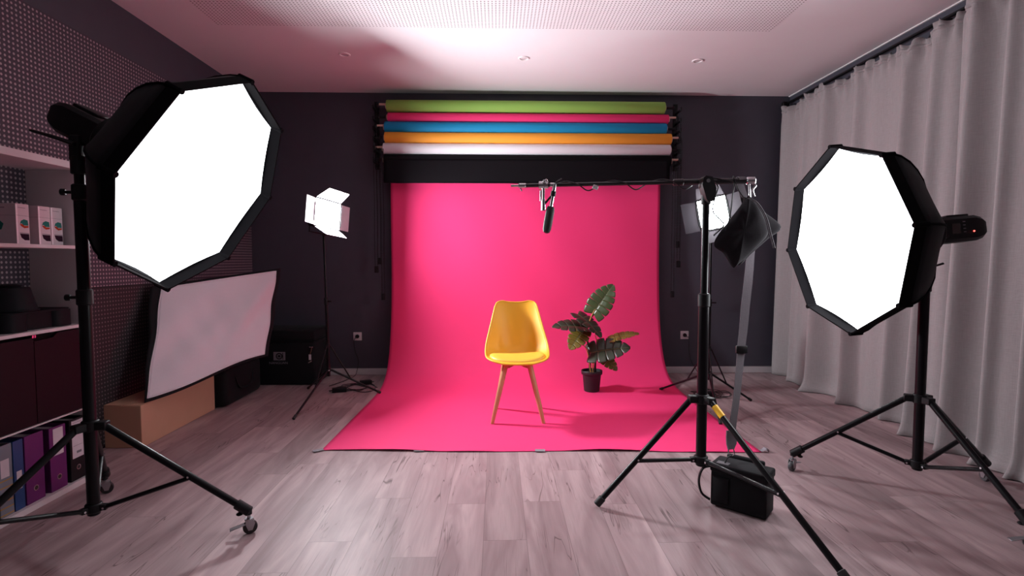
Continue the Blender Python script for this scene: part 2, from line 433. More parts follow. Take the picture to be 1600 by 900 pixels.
# ================================================================== the room
XL, XR, YB, YF, ZC = -2.40, 2.90, 5.29, -1.8, 2.76
struct(MB().box((XL - .1, YF - .1, -.08), (XR + .1, YB + .1, 0)).build('floor', M_floor, origin=(0, 0, 0)))
CX0, CX1, CY0, CY1 = -1.92, 1.93, -0.6, 3.80
struct(MB().box((XL - .1, YF - .1, ZC), (XR + .1, YB + .1, ZC + .1)).build('ceiling', M_ceil))
struct(MB().box((XL - .1, YB, 0), (XR + .1, YB + .1, ZC)).build('wall_back', M_wall))
struct(MB().box((XL - .1, YF, 0), (XL, YB, ZC)).build('wall_left', M_wall))
struct(MB().box((XR, YF, 0), (XR + .1, YB, ZC)).build('wall_right', M_wall))
struct(MB().box((XL - .1, YF - .1, 0), (XR + .1, YF, ZC)).build('wall_front', M_wallfront))
def skirting(x0, x1, y0, y1, name, back=True):
    return struct(MB().box((x0, y0, 0), (x1, y1, 0.066), 0.004, 1).build(name, M_base))
skirting(XL, XR, YB - .014, YB, 'baseboard_back')
skirting(XR - .014, XR, YF, YB - .014, 'baseboard_right')
struct(MB().box((XR - .012, YF, ZC - .007), (XR, YB, ZC)).build('trim_1', M_trimw))
struct(MB().box((CX0, CY0, ZC - .003), (CX1, CY1, ZC)).build('trim_2', M_ceil_dots))
# perforated boards along the left wall
tag(MB().box((XL + .004, -1.0, 0.985), (XL + .014, YB - .03, 2.45), 0.001, 1).build('perforated_panel', M_pan_up, origin=(XL, 0, 1.0)),
    'upper plum perforated board with rows of pale dots on the left wall', 'wall panel')
tag(MB().box((XL + .004, -1.0, 0.02), (XL + .012, YB - .03, 0.982), 0.001, 1).build('perforated_panel', M_pan_lo, origin=(XL, 0, 1.0)),
    'lower, darker perforated board on the left wall, behind the cardboard box', 'wall panel')
# recessed ceiling spotlights (switched off)
for (x, y, lab) in ((-1.20, 4.32, 'small round ceiling spotlight at the left, above the green roll\'s left end'),
                    (0.215, 4.36, 'small round ceiling spotlight in the middle of the ceiling, above the chair'),
                    (1.63, 4.375, 'small round ceiling spotlight at the right, nearest the curtain')):
    t = thing('ceiling_spotlight', (x, y, ZC), lab, 'ceiling light', 'recessed ceiling spotlights')
    T = Matrix.Translation((x, y, ZC))
    MB(T).lathe([(.030, -.001), (.031, -.006), (.042, -.007), (.046, -.003), (.046, 0)], 28).build('trim_ring', M_trimw, t)
    MB(T).lathe([(0.0005, -.0025), (.02, -.003), (.0305, -.001)], 24).build('lamp', M_frost, t)

# ------------------------------------------------------------------ curtains on the right
def curtain(name, y0, y1, x0, seed, lab, ztop, big):
    r = random.Random(seed)
    t = thing(name, (x0, (y0 + y1) / 2, 0), lab, 'curtain', 'grey curtains along the right wall')
    ph = [r.uniform(0, 6.28) for _ in range(8)]
    def off(y, z):
        k = (y - y0)
        h = z / ztop
        a = 0.027 * sin(k * 9.3 + ph[0] + 0.4 * sin(k * 2.1)) + 0.017 * sin(k * 17.1 + ph[1] + 0.5 * h + .8 * sin(k * 3.1)) + 0.009 * sin(k * 29 + ph[2] + .9 * sin(k * 4.3))
        a *= 1.15 + 0.5 * (1 - h)
        a += 0.016 * sin(k * 3.7 + ph[3] + 1.2 * h) * (1 - 0.4 * h)
        for (yc, w, amp) in big:
            a -= amp * math.exp(-((y - yc - 0.06 * (1 - h)) / w) ** 2) * (0.55 + 0.45 * (1 - h))
        g = max(0.0, (z - (ztop - 0.16)) / 0.16)
        a += g * (0.016 * sin(k * 95 + ph[4]) + 0.012 * sin(k * 61 + ph[5] + z * 30))
        foot = max(0.0, (0.14 - z) / 0.14)
        a -= foot ** 2 * (0.022 + 0.028 * sin(k * 5.1 + ph[6]) + 0.012 * sin(k * 14 + ph[7]))
        return a
    def fn(u, v):
        y = y0 + (y1 - y0) * u; z = 0.006 + (ztop - 0.006) * v
        top = (0.012 * sin(y * 47 + ph[1]) + 0.008 * sin(y * 83)) * (1 if v > .985 else 0)
        return (x0 + off(y, z), y, z + top)
    MB().grid(fn, 340, 72).build('curtain_cloth', M_curtain, t, solid=0.003, angle=80)
    # gathering tape sewn below the top edge
    zt = ztop - 0.055
    MB().grid(lambda u, v: (x0 + off(y0 + (y1 - y0) * u, zt + .02 * v) - 0.003 - .004 * sin(v * pi), y0 + (y1 - y0) * u, zt + 0.02 * v + 0.004 * sin(u * (y1 - y0) * 70)), 340, 4).build('gathering_tape', M_curtain, t, solid=0.002, angle=80)
    return t
curtain('curtain', 2.92, 5.20, 2.795, 3, 'far grey linen curtain on the right, running into the back corner', 2.615,
        [(3.30, .045, .10), (3.62, .035, .06), (4.05, .05, .08), (4.45, .05, .06), (4.85, .035, .05)])
curtain('curtain', 0.2, 3.10, 2.735, 11, 'near grey linen curtain at the right edge, overlapping the far one', 2.64,
        [(3.0, .05, .11), (2.80, .035, .09), (2.60, .03, .08), (2.3, .06, .07)])
t = thing('curtain_track', (2.80, 2.7, 2.64), 'black curtain track along the right wall above the grey curtains', 'curtain track')
MB().box((2.835, .15, 2.668), (2.860, 5.22, 2.684), .003, 1).build('rail', M_blkmatte, t)
MB().box((2.80, 5.22, 2.645), (2.862, 5.26, 2.690), .004, 1).build('end_cap', M_blkmatte, t)
for y in (0.6, 2.0, 3.4, 4.8):
    MB().box((2.855, y, 2.668), (2.90, y + .03, 2.682)).build('wall_bracket', M_blkmatte, t)

# ------------------------------------------------------------------ paper rolls on the back wall
YR = 5.145
ROLL = [  # name, z, radius, x0, x1, material, peg side
    ('green', 2.595, .056, -1.040, 1.602, M_green, -1),
    ('pink', 2.490, .043, -1.030, 1.640, M_pink, 1),
    ('blue', 2.398, .052, -1.062, 1.620, M_blue, -1),
    ('orange', 2.300, .053, -1.060, 1.668, M_orange, 1),
    ('white', 2.197, .053, -1.075, 1.660, M_white, -1),
    ('black', 2.092, .050, -1.070, 1.668, M_blackp, 1)]
def roll_parts(t, z, r, x0, x1, mat, side):
    MB().tube([(x0, YR, z), (x0 + .004, YR, z), (x1 - .004, YR, z), (x1, YR, z)], [r - .003, r, r, r - .003], 40).build('roll', mat, t)
    MB().cyl((x0 - .012, YR, z), (x1 + .012, YR, z), .027, n=20).build('core_tube', M_core, t)
    px = x0 if side < 0 else x1
    MB().cyl((px, YR - .012, z + .012), (px + side * .075, YR - .012, z + .012), .0105, n=14, bev=.002).build('peg', M_core, t)
    kx = px + side * .082
    MB().lathe([(.001, -.012), (.022, -.012), (.026, -.006), (.026, .006), (.022, .012), (.001, .012)], 18, frame((kx, YR - .012, z), (1, 0, 0))).build('chain_wheel', M_blkmatte, t)
    ox = (x1 + .06) if side < 0 else (x0 - .06)
    MB().cyl((ox - .045, YR, z), (ox + .03, YR, z), .012, n=12).ball((ox + .03 * (1 if side < 0 else -1), YR, z), .017, 10).build('spindle_end', M_blkmatte, t)
labs = {'green': 'green paper background roll, topmost of the rolls on the back wall', 'blue': 'blue paper background roll on the back wall, between the pink and orange rolls',
        'orange': 'orange paper background roll on the back wall', 'white': 'white paper background roll on the back wall, above the black paper'}
for (nm, z, r, x0, x1, mat, sd) in ROLL:
    if nm in labs:
        t = thing('paper_roll', (0.28, YR, z), labs[nm], 'paper roll', 'paper background rolls on the back wall')
        roll_parts(t, z, r, x0, x1, mat, sd)
# pink sweep: sheet comes off its roll, runs down the wall and out over the floor
def arc_profile():
    p = [(YR + .043, 2.49), (YR + .046, 2.40), (5.185, 2.0), (5.183, 1.4), (5.175, 0.95)]
    p += [(5.150, .66), (5.105, .46), (5.04, .30), (4.95, .165), (4.83, .075), (4.68, .026), (4.50, .008), (4.2, .004), (3.7, .004), (3.3, .004), (3.12, .004)]
    return [V((0, a, b)) for a, b in p]
prof = smooth(arc_profile(), 6)
t = thing('paper_backdrop', (0.26, 4.2, 0), 'bright pink seamless paper backdrop hanging from its roll and sweeping across the floor', 'backdrop')
rp = [r for r in ROLL if r[0] == 'pink'][0]
roll_parts(t, *rp[1:])
def sweep(u, v):
    f = v * (len(prof) - 1); i = min(int(f), len(prof) - 2); p = prof[i].lerp(prof[i + 1], f - i)
    ln = f / (len(prof) - 1)
    y, z = p.y, p.z
    x0, x1 = -1.022, 1.585
    front = max(0.0, (4.6 - y) / 1.48) if z < .05 else 0.0
    x = x0 + (x1 - x0) * u
    x += (-0.035 * (1 - u) - .015 * u) * front
    fr = max(0.0, (3.40 - y) / .28) if z < .05 else 0.0
    y2 = y + (0.045 * (1 - u) - 0.045 * u) * front + 0.010 * sin(u * 11 + 1) * fr
    z2 = z + fr ** 2 * (0.009 * max(0.0, sin(u * 12.5 - .6)) ** 2 + .004 * max(0, sin(u * 23)))
    if z > .3:
        y2 -= 0.006 * sin(u * 9 + z * 2) * min(1, (z - .3)) + 0.003 * sin(u * 23 + z * 5)
    return (x, y2, z2)
MB().grid(sweep, 90, 150).build('sheet', M_pink, t, solid=0.0012, angle=80)
# black paper, pulled a little way down in front of the pink one
t = thing('paper_backdrop', (0.28, YR, 2.09), 'black paper backdrop pulled a short way down behind the boom arm, lowest of the rolls', 'backdrop')
rb = [r for r in ROLL if r[0] == 'black'][0]
roll_parts(t, *rb[1:])
MB().grid(lambda u, v: (-1.068 + 2.715 * u, YR - .051 - .006 * sin(u * 8 + v) * v + .0 * v, 2.092 - v * (.222 + .004 * sin(u * 14) + .003 * sin(u * 31))), 70, 10).build('sheet', M_blackp, t, solid=.0012, angle=80)
MB().cyl((-1.068, YR - .053, 1.873), (1.645, YR - .053, 1.873), .006, n=10).build('bottom_bar', M_blackp, t)
# wall brackets with a hook per roll
for s, x, lab in ((-1, -1.165, 'black six-hook wall bracket holding the left ends of the paper rolls'), (1, 1.755, 'black six-hook wall bracket holding the right ends of the paper rolls')):
    t = thing('roll_bracket', (x, YB, 2.34), lab, 'bracket', 'roll brackets')
    MB().box((x - .022, YB - .012, 2.02), (x + .022, YB, 2.67), .003, 1).build('back_plate', M_blkmatte, t)
    for (nm, z, r, x0, x1, mat, sd) in ROLL:
        MB().box((x - .006, YR - .03, z - .034), (x + .006, YB - .012, z - .014), .002, 1).box((x - .006, YR - .034, z - .034), (x + .006, YR - .022, z + .004), .002, 1).build('hook', M_blkmatte, t)
# control chains with weights
def chain(x, y, z1, z0, lab, grp):
    m = MB(); w = .013
    zz = z1
    k = 0
    while zz > z0 + .03:
        for sx in (-w, w):
            dx = .002 * sin(zz * 9 + sx * 60)
            m.ball((x + sx + dx, y, zz), .0055, 6)
        zz -= .0155; k += 1
    t = thing('pull_chain', (x, y, z1), lab, 'chain', grp)
    m.build('bead_loop', M_blkmatte, t, angle=60)
    MB().box((x - .019, y - .011, z0 - .03), (x + .019, y + .011, z0 + .035), .005, 2).cyl((x, y - .013, z0 - .012), (x, y + .013, z0 - .012), .007, n=10).build('chain_weight', M_blkmatte, t)
for i, (px, zt, z0, lab) in enumerate(((-1.125, 2.57, 1.13, 'shortest black bead chain left of the pink backdrop'), (-1.150, 2.37, 1.05, 'black bead chain of middle length left of the pink backdrop'), (-1.085, 2.18, .79, 'longest black bead chain left of the pink backdrop, nearest it'))):
    chain(px, YR - .012 - .02 * i, zt, z0, lab, 'bead chains left of the backdrop')
for i, (px, zt, z0, lab) in enumerate(((1.748, 2.47, 1.29, 'shortest black bead chain right of the pink backdrop'), (1.752, 2.28, 1.10, 'black bead chain of middle length right of the pink backdrop'), (1.690, 2.08, .81, 'longest black bead chain right of the pink backdrop, nearest it'))):
    chain(px - .0, YR - .012 - .02 * i, zt, z0, lab, 'bead chains right of the backdrop')
# strips of tape holding the paper down
for (x, y, a, lab) in ((-1.075, 3.165, .6, 'grey tape patch at the left front corner of the pink paper'), (-.47, 3.150, .05, 'grey tape patch left of centre on the front edge of the pink paper'),
                       (.255, 3.125, -.05, 'grey tape patch right of centre on the front edge of the pink paper')):
    tag(MB(Matrix.Translation((x, y, .0075)) @ Matrix.Rotation(a, 4, 'Z')).box((-.03, -.018, -.0008), (.03, .018, .0008)).build('tape_patch', M_tape), lab, 'tape', 'tape patches on the pink paper')
tag(MB(Matrix.Translation((1.60, 3.085, .012)) @ Matrix.Rotation(.2, 4, 'Z')).tube(smooth([(-.03, 0, -.004), (-.012, 0, .002), (0, 0, .012), (.014, 0, .004), (.016, 0, -.0105)], 4), .016, 6, flat=.06).build('tape_patch', M_tape),
    'crumpled grey tape patch at the right front corner of the pink paper', 'tape', 'tape patches on the pink paper')

# ------------------------------------------------------------------ wall sockets with plugs
def socket(x, z, lab, cord):
    t = thing('wall_socket', (x, YB, z), lab, 'socket', 'wall sockets')
    MB().box((x - .041, YB - .012, z - .041), (x + .041, YB, z + .041), .004, 2).build('face_plate', M_socket, t)
    MB().lathe([(.022, 0), (.021, -.004), (.0195, -.002), (.0195, .010)], 24, frame((x, YB - .0125, z), (0, 1, 0))).build('socket_well', M_socket, t)
    p = thing('mains_lead', (x, YB - .03, z), cord[0], 'cord')
    MB().cyl((x, YB - .034, z), (x, YB - .011, z), .017, .019, 16, .003).build('plug', M_blkmatte, p)
    MB().tube(smooth([(x, YB - .034, z), (x - .01, YB - .05, z - .01)] + cord[1], 8), .0032, 7).build('cable', M_cable, p)
socket(-1.385, .387, 'white wall socket left of the pink backdrop',
       ('black power cord from the left wall socket down to the floor', [(-1.42, YB - .03, z) for z in ()] + [(-1.415, YB - .035, .34), (-1.405, YB - .03, .24), (-1.375, YB - .03, .15), (-1.385, YB - .05, .05), (-1.40, YB - .12, .008), (-1.46, 4.95, .006), (-1.52, 4.80, .006)]))
socket(1.885, .387, 'white wall socket right of the pink backdrop',
       ('black power cord from the right wall socket down to the floor', [(1.92, YB - .035, .36), (1.925, YB - .03, .24), (1.95, YB - .03, .13), (1.985, YB - .05, .06), (1.99, YB - .15, .008), (1.93, 4.9, .006), (1.82, 4.62, .006)]))

# ------------------------------------------------------------------ stands
def caster(leg, foot, d, mat, side=1, roll_dir=None):
    """socket on the leg end, chrome fork and wheel"""
    d = V((d[0], d[1], 0)).normalized(); n = V((-d.y, d.x, 0)) * side
    x, y = foot[0], foot[1]
    dn = V((*roll_dir, 0)).normalized() if roll_dir else d * .35 + n * .94
    f = MB()
    f.cyl((x, y, .062), (x, y, .085), .007, n=10)
    f.cyl((x, y, .058), (x, y, .066), .017, n=14)
    ax = V((-dn.y, dn.x, 0))
    for s in (-1, 1):
        c = V((x, y, 0)) + ax * s * .0135
        M = Matrix((dn, V((0, 0, 1)), ax * s)).transposed().to_4x4(); M.translation = c
        f.prism([(-.014, .062), (.016, .062), (.022, .045), (.012, .018), (-.004, .018), (-.014, .045)], -.001, .001, M)
    M = Matrix((dn, ax, V((0, 0, 1)))).transposed().to_4x4(); M.translation = V((x, y, .052))
    f.box((-.075, -.013, -.006), (.0, .013, -.002), .0015, 1, M @ Matrix.Rotation(-.22, 4, 'Y'))
    fk = f.build('caster_fork', M_zinc, leg)
    w = MB()
    wc = V((x, y, .0285)) + dn * .004
    w.lathe([(.006, -.010), (.018, -.011), (.026, -.010), (.0282, -.006), (.0285, 0), (.0282, .006), (.026, .010), (.018, .011), (.006, .010)], 24, frame(wc, ax), close=True)
    w.build('caster_wheel', mat, leg)

def stand(name, c, feet, hubz, lowz, topz, label, r_low=.026, r_up=.019, split=None, casters=True, legr=.014, joint=.59, group=None, wheel=None, knobside=(-1, 0), cas_side=1, collars=(), roll_dir=None):
    x, y = c
    t = thing(name, (x, y, 0), label, 'light stand', group)
    split = split or topz
    MB().cyl((x, y, lowz - .03), (x, y, split), r_low, n=22, bev=.003).build('pole', M_blk, t)
    if topz > split:
        MB().cyl((x, y, split - .05), (x, y, topz), r_up, n=20, bev=.002).build('upper_pole', M_blk, t)
    for (z, r) in collars:
        k = V((knobside[0], knobside[1], 0)).normalized()
        o = MB().cyl((x, y, z - .032), (x, y, z + .032), r, n=22, bev=.005).build('collar', M_blkmatte, t)
        p = V((x, y, z))
        MB().cyl(p + k * (r - .004), p + k * (r + .022), .006, n=10).cyl(p + k * (r + .018), p + k * (r + .036), .013, n=12, bev=.003).build('knob', M_blkmatte, o)
    hb = MB().cyl((x, y, hubz - .022), (x, y, hubz + .022), r_low + .008, n=22, bev=.004)
    lb = MB().cyl((x, y, lowz - .018), (x, y, lowz + .018), r_low + .008, n=22, bev=.004)
    endz = .105 if casters else .016
    for i, f in enumerate(feet):
        d = V((f[0] - x, f[1] - y, 0)); L = d.length; d.normalize(); nrm = V((-d.y, d.x, 0))
        Mh = Matrix((d, nrm, V((0, 0, 1)))).transposed().to_4x4(); Mh.translation = V((x, y, hubz))
        hb.box((r_low, -.019, -.016), (r_low + .042, .019, .016), .003, 1, Mh)
        Mh.translation = V((x, y, lowz)); lb.box((r_low, -.012, -.011), (r_low + .028, .012, .011), .002, 1, Mh)
        a = V((x, y, hubz - .004)) + d * (r_low + .032)
        e = V((f[0], f[1], endz)) - d * (.012 if casters else 0)
        leg = MB().cyl(a, e, legr, n=14, bev=.003).build('leg', M_blk, t)
        j = lerp(a, e, joint)
        b0 = V((x, y, lowz)) + d * (r_low + .02)
        MB().tube([b0, j - V((0, 0, legr * .6))], legr * .95, 10, flat=.7).build('brace', M_blk, leg)
        rv = MB()
        for p in (j, a, b0):
            rv.cyl(p - nrm * (legr + .004), p + nrm * (legr + .004), .0045, n=8)
        rv.build('rivet', M_chrome, leg)
        if casters:
            dirn = (e - a).normalized()
            MB().cyl(e - dirn * .045, e + dirn * .022, legr + .007, n=16, bev=.004).cyl(V((f[0], f[1], .083)), V((f[0], f[1], .106)), .013, n=12).build('caster_socket', M_blkmatte, leg)
            q = e - dirn * .03
            MB().cyl(q, q - V((0, 0, .034)), .005, n=8).ball(q - V((0, 0, .037)), .014, 10, (1, 1, .5)).build('locking_knob', M_blkmatte, leg)
            caster(leg, f, d, wheel or M_wheel, cas_side, roll_dir)
        else:
            dirn = (e - a).normalized()
            MB().cyl(e - dirn * .04, e + dirn * .004, legr + .004, n=14, bev=.003).build('rubber_foot', M_wheelb, leg)
    hb.build('upper_hub', M_blkmatte, t); lb.build('lower_hub', M_blkmatte, t)
    return t

# ------------------------------------------------------------------ octagonal softboxes
def softbox(name, c, n, roll, R, strength, label, tail, flip=False):
    n = V(n).normalized(); c = V(c) - n * .045          # c is the centre of the front edge of the lip
    M = frame(c, n, roll=roll)
    t = thing(name, tuple(c - n * .44), label, 'softbox light', 'octagonal softbox lights')
    P8 = 8
    k_ = R / .45; prof = [(R, 0), (.434 * k_, -.045), (.402 * k_, -.10), (.358 * k_, -.155), (.303 * k_, -.21), (.235 * k_, -.262), (.155 * k_, -.308), (.095, -.335), (.078, -.37)]
    # panels sag a little between the eight rods
    vs, fs = [], []; K = 4; n8 = P8 * K
    for (r, z) in prof:
        for j in range(n8):
            i, f = divmod(j, K); a0 = 2 * pi * i / 8; a1 = 2 * pi * (i + 1) / 8; q = f / K
            px = r * (cos(a0) * (1 - q) + cos(a1) * q); py = r * (sin(a0) * (1 - q) + sin(a1) * q)
            sag = 1 - .012 * sin(pi * q)
            vs.append((px * sag, py * sag, z))
    for i in range(len(prof) - 1):
        for j in range(n8):
            j2 = (j + 1) % n8; fs.append((i * n8 + j, i * n8 + j2, (i + 1) * n8 + j2, (i + 1) * n8 + j))
    shell = MB(M).add(vs, fs).build('softbox_shell', M_blkfab, t, angle=50, solid=.003)
    # front lip, standing proud of the diffuser
    lip = MB(M); LP = .045
    ring = [(R + .003, -.004), (R + .003, LP), (R - .004, LP), (R - .012, .0), (R - .014, -.004)]
    lip.lathe(ring + [ring[0]], 8)
    lip.build('front_lip', M_rimfab, t, angle=25)
    seams = MB(M)
    for i in range(8):
        a = 2 * pi * i / 8
        seams.tube([(r * cos(a) * 1.004, r * sin(a) * 1.004, z) for r, z in prof[:-1]], .005, 6)
        seams.cyl((cos(a) * (R - .002), sin(a) * (R - .002), -.012), (cos(a) * (R - .002), sin(a) * (R - .002), LP + .004), .011, n=8)
    seams.build('rod_sleeves', M_rimfab, t)
    # diffuser cloth: octagon with a slight bulge, edges drawn in between the rods
    def ring_pts(s):
        o = []
        for j in range(n8):
            i, f = divmod(j, K); a0 = 2 * pi * i / 8; a1 = 2 * pi * (i + 1) / 8; q = f / K
            sag = 1 - .02 * sin(pi * q) * s
            r = (R - .014) * s
            o.append(((r * (cos(a0) * (1 - q) + cos(a1) * q)) * sag, (r * (sin(a0) * (1 - q) + sin(a1) * q)) * sag, .012 * (1 - s * s)))
        return o
    rings = [.25, .5, .75, .92, 1.0]; vs = [(0, 0, .012)]; fs = []
    for s_ in rings: vs += ring_pts(s_)
    for j in range(n8): fs.append((0, 1 + j, 1 + (j + 1) % n8))
    for k in range(len(rings) - 1):
        for j in range(n8):
            j2 = (j + 1) % n8; a = 1 + k * n8; b = a + n8; fs.append((a + j, b + j, b + j2, a + j2))
    d = MB(M).add(vs, fs)
    m = emitter(name + '_diffuser_cloth', strength, (.93, .965, 1.0))
    d.build('diffuser', m, t, angle=80)
    MB(M).lathe([(.075, -.365), (.095, -.37), (.098, -.395), (.085, -.41), (.06, -.41)], 28).build('speed_ring', M_blkmatte, t)
    return t, M

def flash_head(t, M, up_roll):
    """monolight body behind the softbox along local -Z; returns its part"""
    F = M @ Matrix.Translation((0, 0, -.405)) @ Matrix.Rotation(up_roll, 4, 'Z')
    m = MB(F)
    # bevelled body, tapering at the back
    sec = [(0, .062, .055, .012), (-.02, .068, .060, .014), (-.17, .068, .060, .014), (-.205, .064, .05, .014), (-.225, .056, .036, .012)]
    vs, fs = [], []
    def rr(w, h, b): return [(-w + b, -h), (w - b, -h), (w, -h + b), (w, h - b), (w - b, h), (-w + b, h), (-w, h - b), (-w, -h + b)]
    for (z, w, h, b) in sec: vs += [(x, y, z) for x, y in rr(w, h, b)]
    for i in range(len(sec) - 1):
        for j in range(8): fs.append((i * 8 + j, i * 8 + (j + 1) % 8, i * 8 + 8 + (j + 1) % 8, i * 8 + 8 + j))
    fs.append(tuple(range(8))); e = (len(sec) - 1) * 8; fs.append(tuple(e + j for j in range(8)))
    m.add(vs, fs); body = m.build('flash_head', M_blkmatte, t, angle=30)
    # raised grip on top
    MB(F).box((-.03, .058, -.17), (.03, .072, -.06), .005, 2).build('top_grip', M_blkmatte, body)
    return body, F

# left light -------------------------------------------------------
LC = (-1.63, 2.145)
n_left = V((cos(-.099) * cos(-.457), sin(-.099) * cos(-.457), sin(-.457)))
c_left = V((-1.139, 2.155, 1.429))
lt = stand('light_stand', LC, [(-1.043, 2.208), (-1.925, 2.615), (-1.84, 1.60)], .485, .150, 1.53,
           'black wheeled light stand at the left, holding the nearer octagonal softbox', r_low=.0225, r_up=.018, split=1.42, wheel=M_wheelb,
           group='wheeled light stands', knobside=(-.9, -.3), cas_side=-1, roll_dir=(.88, .48), collars=((1.41, .028), (1.00, .028)))
sl, ML = softbox('octagonal_softbox', c_left, n_left, .038, .45, SOFT_L, 'tilted octagonal softbox light at the left, beside the shelves, aimed down to the right', 0)
body, FL = flash_head(sl, ML, 0)
for k in range(3):
    MB(FL).box((.0682, -.034 + .012 * k, -.15), (.069, -.030 + .012 * k, -.06 - .02 * k)).build('printed_text', M_text, body)
p = FL @ V((0, -.06, -.10)); top = V((LC[0], LC[1], 1.53))
MB().cyl(top - V((0, 0, .05)), top + V((0, 0, .02)), .028, n=18, bev=.004).box((LC[0] - .02, LC[1] - .025, 1.53), (LC[0] + .02, LC[1] + .025, p.z + .01), .005, 2).build('tilt_clamp', M_blkmatte, sl)
MB().tube(smooth([top + V((.01, -.03, .06)), top + V((-.06, -.035, .085)), top + V((-.145, -.04, .11))], 5), [.014] * 4 + [.013] * 3 + [.011] * 3 + [.008], 8, flat=.6).build('tilt_lever', M_blkmatte, sl)

# right light ------------------------------------------------------
RC = (2.045, 2.49)
n_right = V((cos(-3.122) * cos(-.083), sin(-3.122) * cos(-.083), sin(-.083)))
c_right = V((1.633, 2.502, 1.242))
rt = stand('light_stand', RC, [(1.605, 2.80), (2.53, 2.635), (2.115, 2.0)], .475, .155, 1.215,
           'black wheeled light stand at the right in front of the curtain', r_low=.0225, r_up=.018, split=1.04,
           group='wheeled light stands', knobside=(-.95, -.3), cas_side=1, collars=((1.075, .027), (1.025, .028)))
sr, MR = softbox('octagonal_softbox', c_right, n_right, .093, .45, SOFT_R, 'upright octagonal softbox light at the right, in front of the grey curtain', 0)
body, FR = flash_head(sr, MR, 0)
# controls on the face turned to the camera (local x side)
cs = -1 if (FR.to_3x3() @ V((1, 0, 0))).y > 0 else 1
def plate(x0, y0, x1, y1): return (min(cs * .0675, cs * .0692), y0, x0), (max(cs * .0675, cs * .0692), y1, x1)
lo, hi = plate(-.085, -.022, -.045, .026); MB(FR).box(lo, hi).build('display', M_screen, body)
for k in range(4):
    lo, hi = plate(-.112, .030 - k * .016, -.10, .034 - k * .016); MB(FR).box(lo, hi).build('button', M_text, body)
MB(FR).ball((cs * .069, -.016, -.15), .004, 8).build('indicator_light', M_redled, body)
topr = V((RC[0], RC[1], 1.215)); p = FR @ V((0, -.06, -.06))
MB().cyl(topr - V((0, 0, .06)), topr + V((0, 0, .01)), .025, n=18, bev=.004).box((RC[0] - .024, RC[1] - .024, 1.20), (RC[0] + .024, RC[1] + .024, p.z + .02), .005, 2).cyl((RC[0], RC[1] - .05, 1.228), (RC[0], RC[1] + .05, 1.228), .017, n=14, bev=.003).build('tilt_clamp', M_blkmatte, sr)
MB().tube([topr + V((.015, -.045, .012)), topr + V((.05, -.05, .035)), topr + V((.062, -.05, .045))], [.008, .009, .006], 8, flat=.6).build('tilt_lever', M_blkmatte, sr)
MB().tube([topr + V((.02, -.02, -.10)), topr + V((.06, -.03, -.085))], [.007, .009], 8, flat=.6).build('clamp_lever', M_blkmatte, sr)

# ------------------------------------------------------------------ lamp panels with barn doors on thin stands
def thin_stand(c, feet, topz, label, lean=(0, 0)):
    x, y = c; t = thing('light_stand', (x, y, 0), label, 'light stand', 'thin light stands at the back')
    L = lambda z: V((x + lean[0] * (z - .25), y + lean[1] * (z - .25), z))
    MB().cyl(L(.20), L(.80), .0125, n=14).build('pole', M_blk, t)
    MB().cyl(L(.78), L(topz), .009, n=12).build('upper_pole', M_blk, t)
    c1 = MB().cyl(L(.78), L(.84), .0165, n=14, bev=.003).build('collar', M_blkmatte, t)
    MB().cyl(L(.81) + V((.012, -.005, 0)), L(.81) + V((.045, -.012, 0)), .006, n=8).build('knob', M_blkmatte, c1)
    up = MB().cyl(L(.43), L(.47), .017, n=14, bev=.003); lo = MB().cyl(L(.235), L(.27), .017, n=14, bev=.003)
    for f in feet:
        d = V((f[0] - x, f[1] - y, 0)).normalized()
        a = L(.25) + d * .018; e = V((f[0], f[1], f[2] if len(f) > 2 else .011))
        leg = MB().cyl(a, e, .0085, n=10).build('leg', M_blk, t)
        MB().cyl(lerp(a, e, .94), e + (e - a).normalized() * .006, .0115, n=10, bev=.003).build('rubber_foot', M_wheelb, leg)
        MB().tube([L(.45) + d * .017, lerp(a, e, .40)], .0055, 8).build('brace', M_blk, leg)
    up.build('upper_hub', M_blkmatte, t); lo.build('lower_hub', M_blkmatte, t)
    MB().cyl(L(.252) + V((.01, -.022, 0)), L(.252) + V((.012, -.03, 0)), .006, n=8).build('rivet', M_chrome, t)
    return t
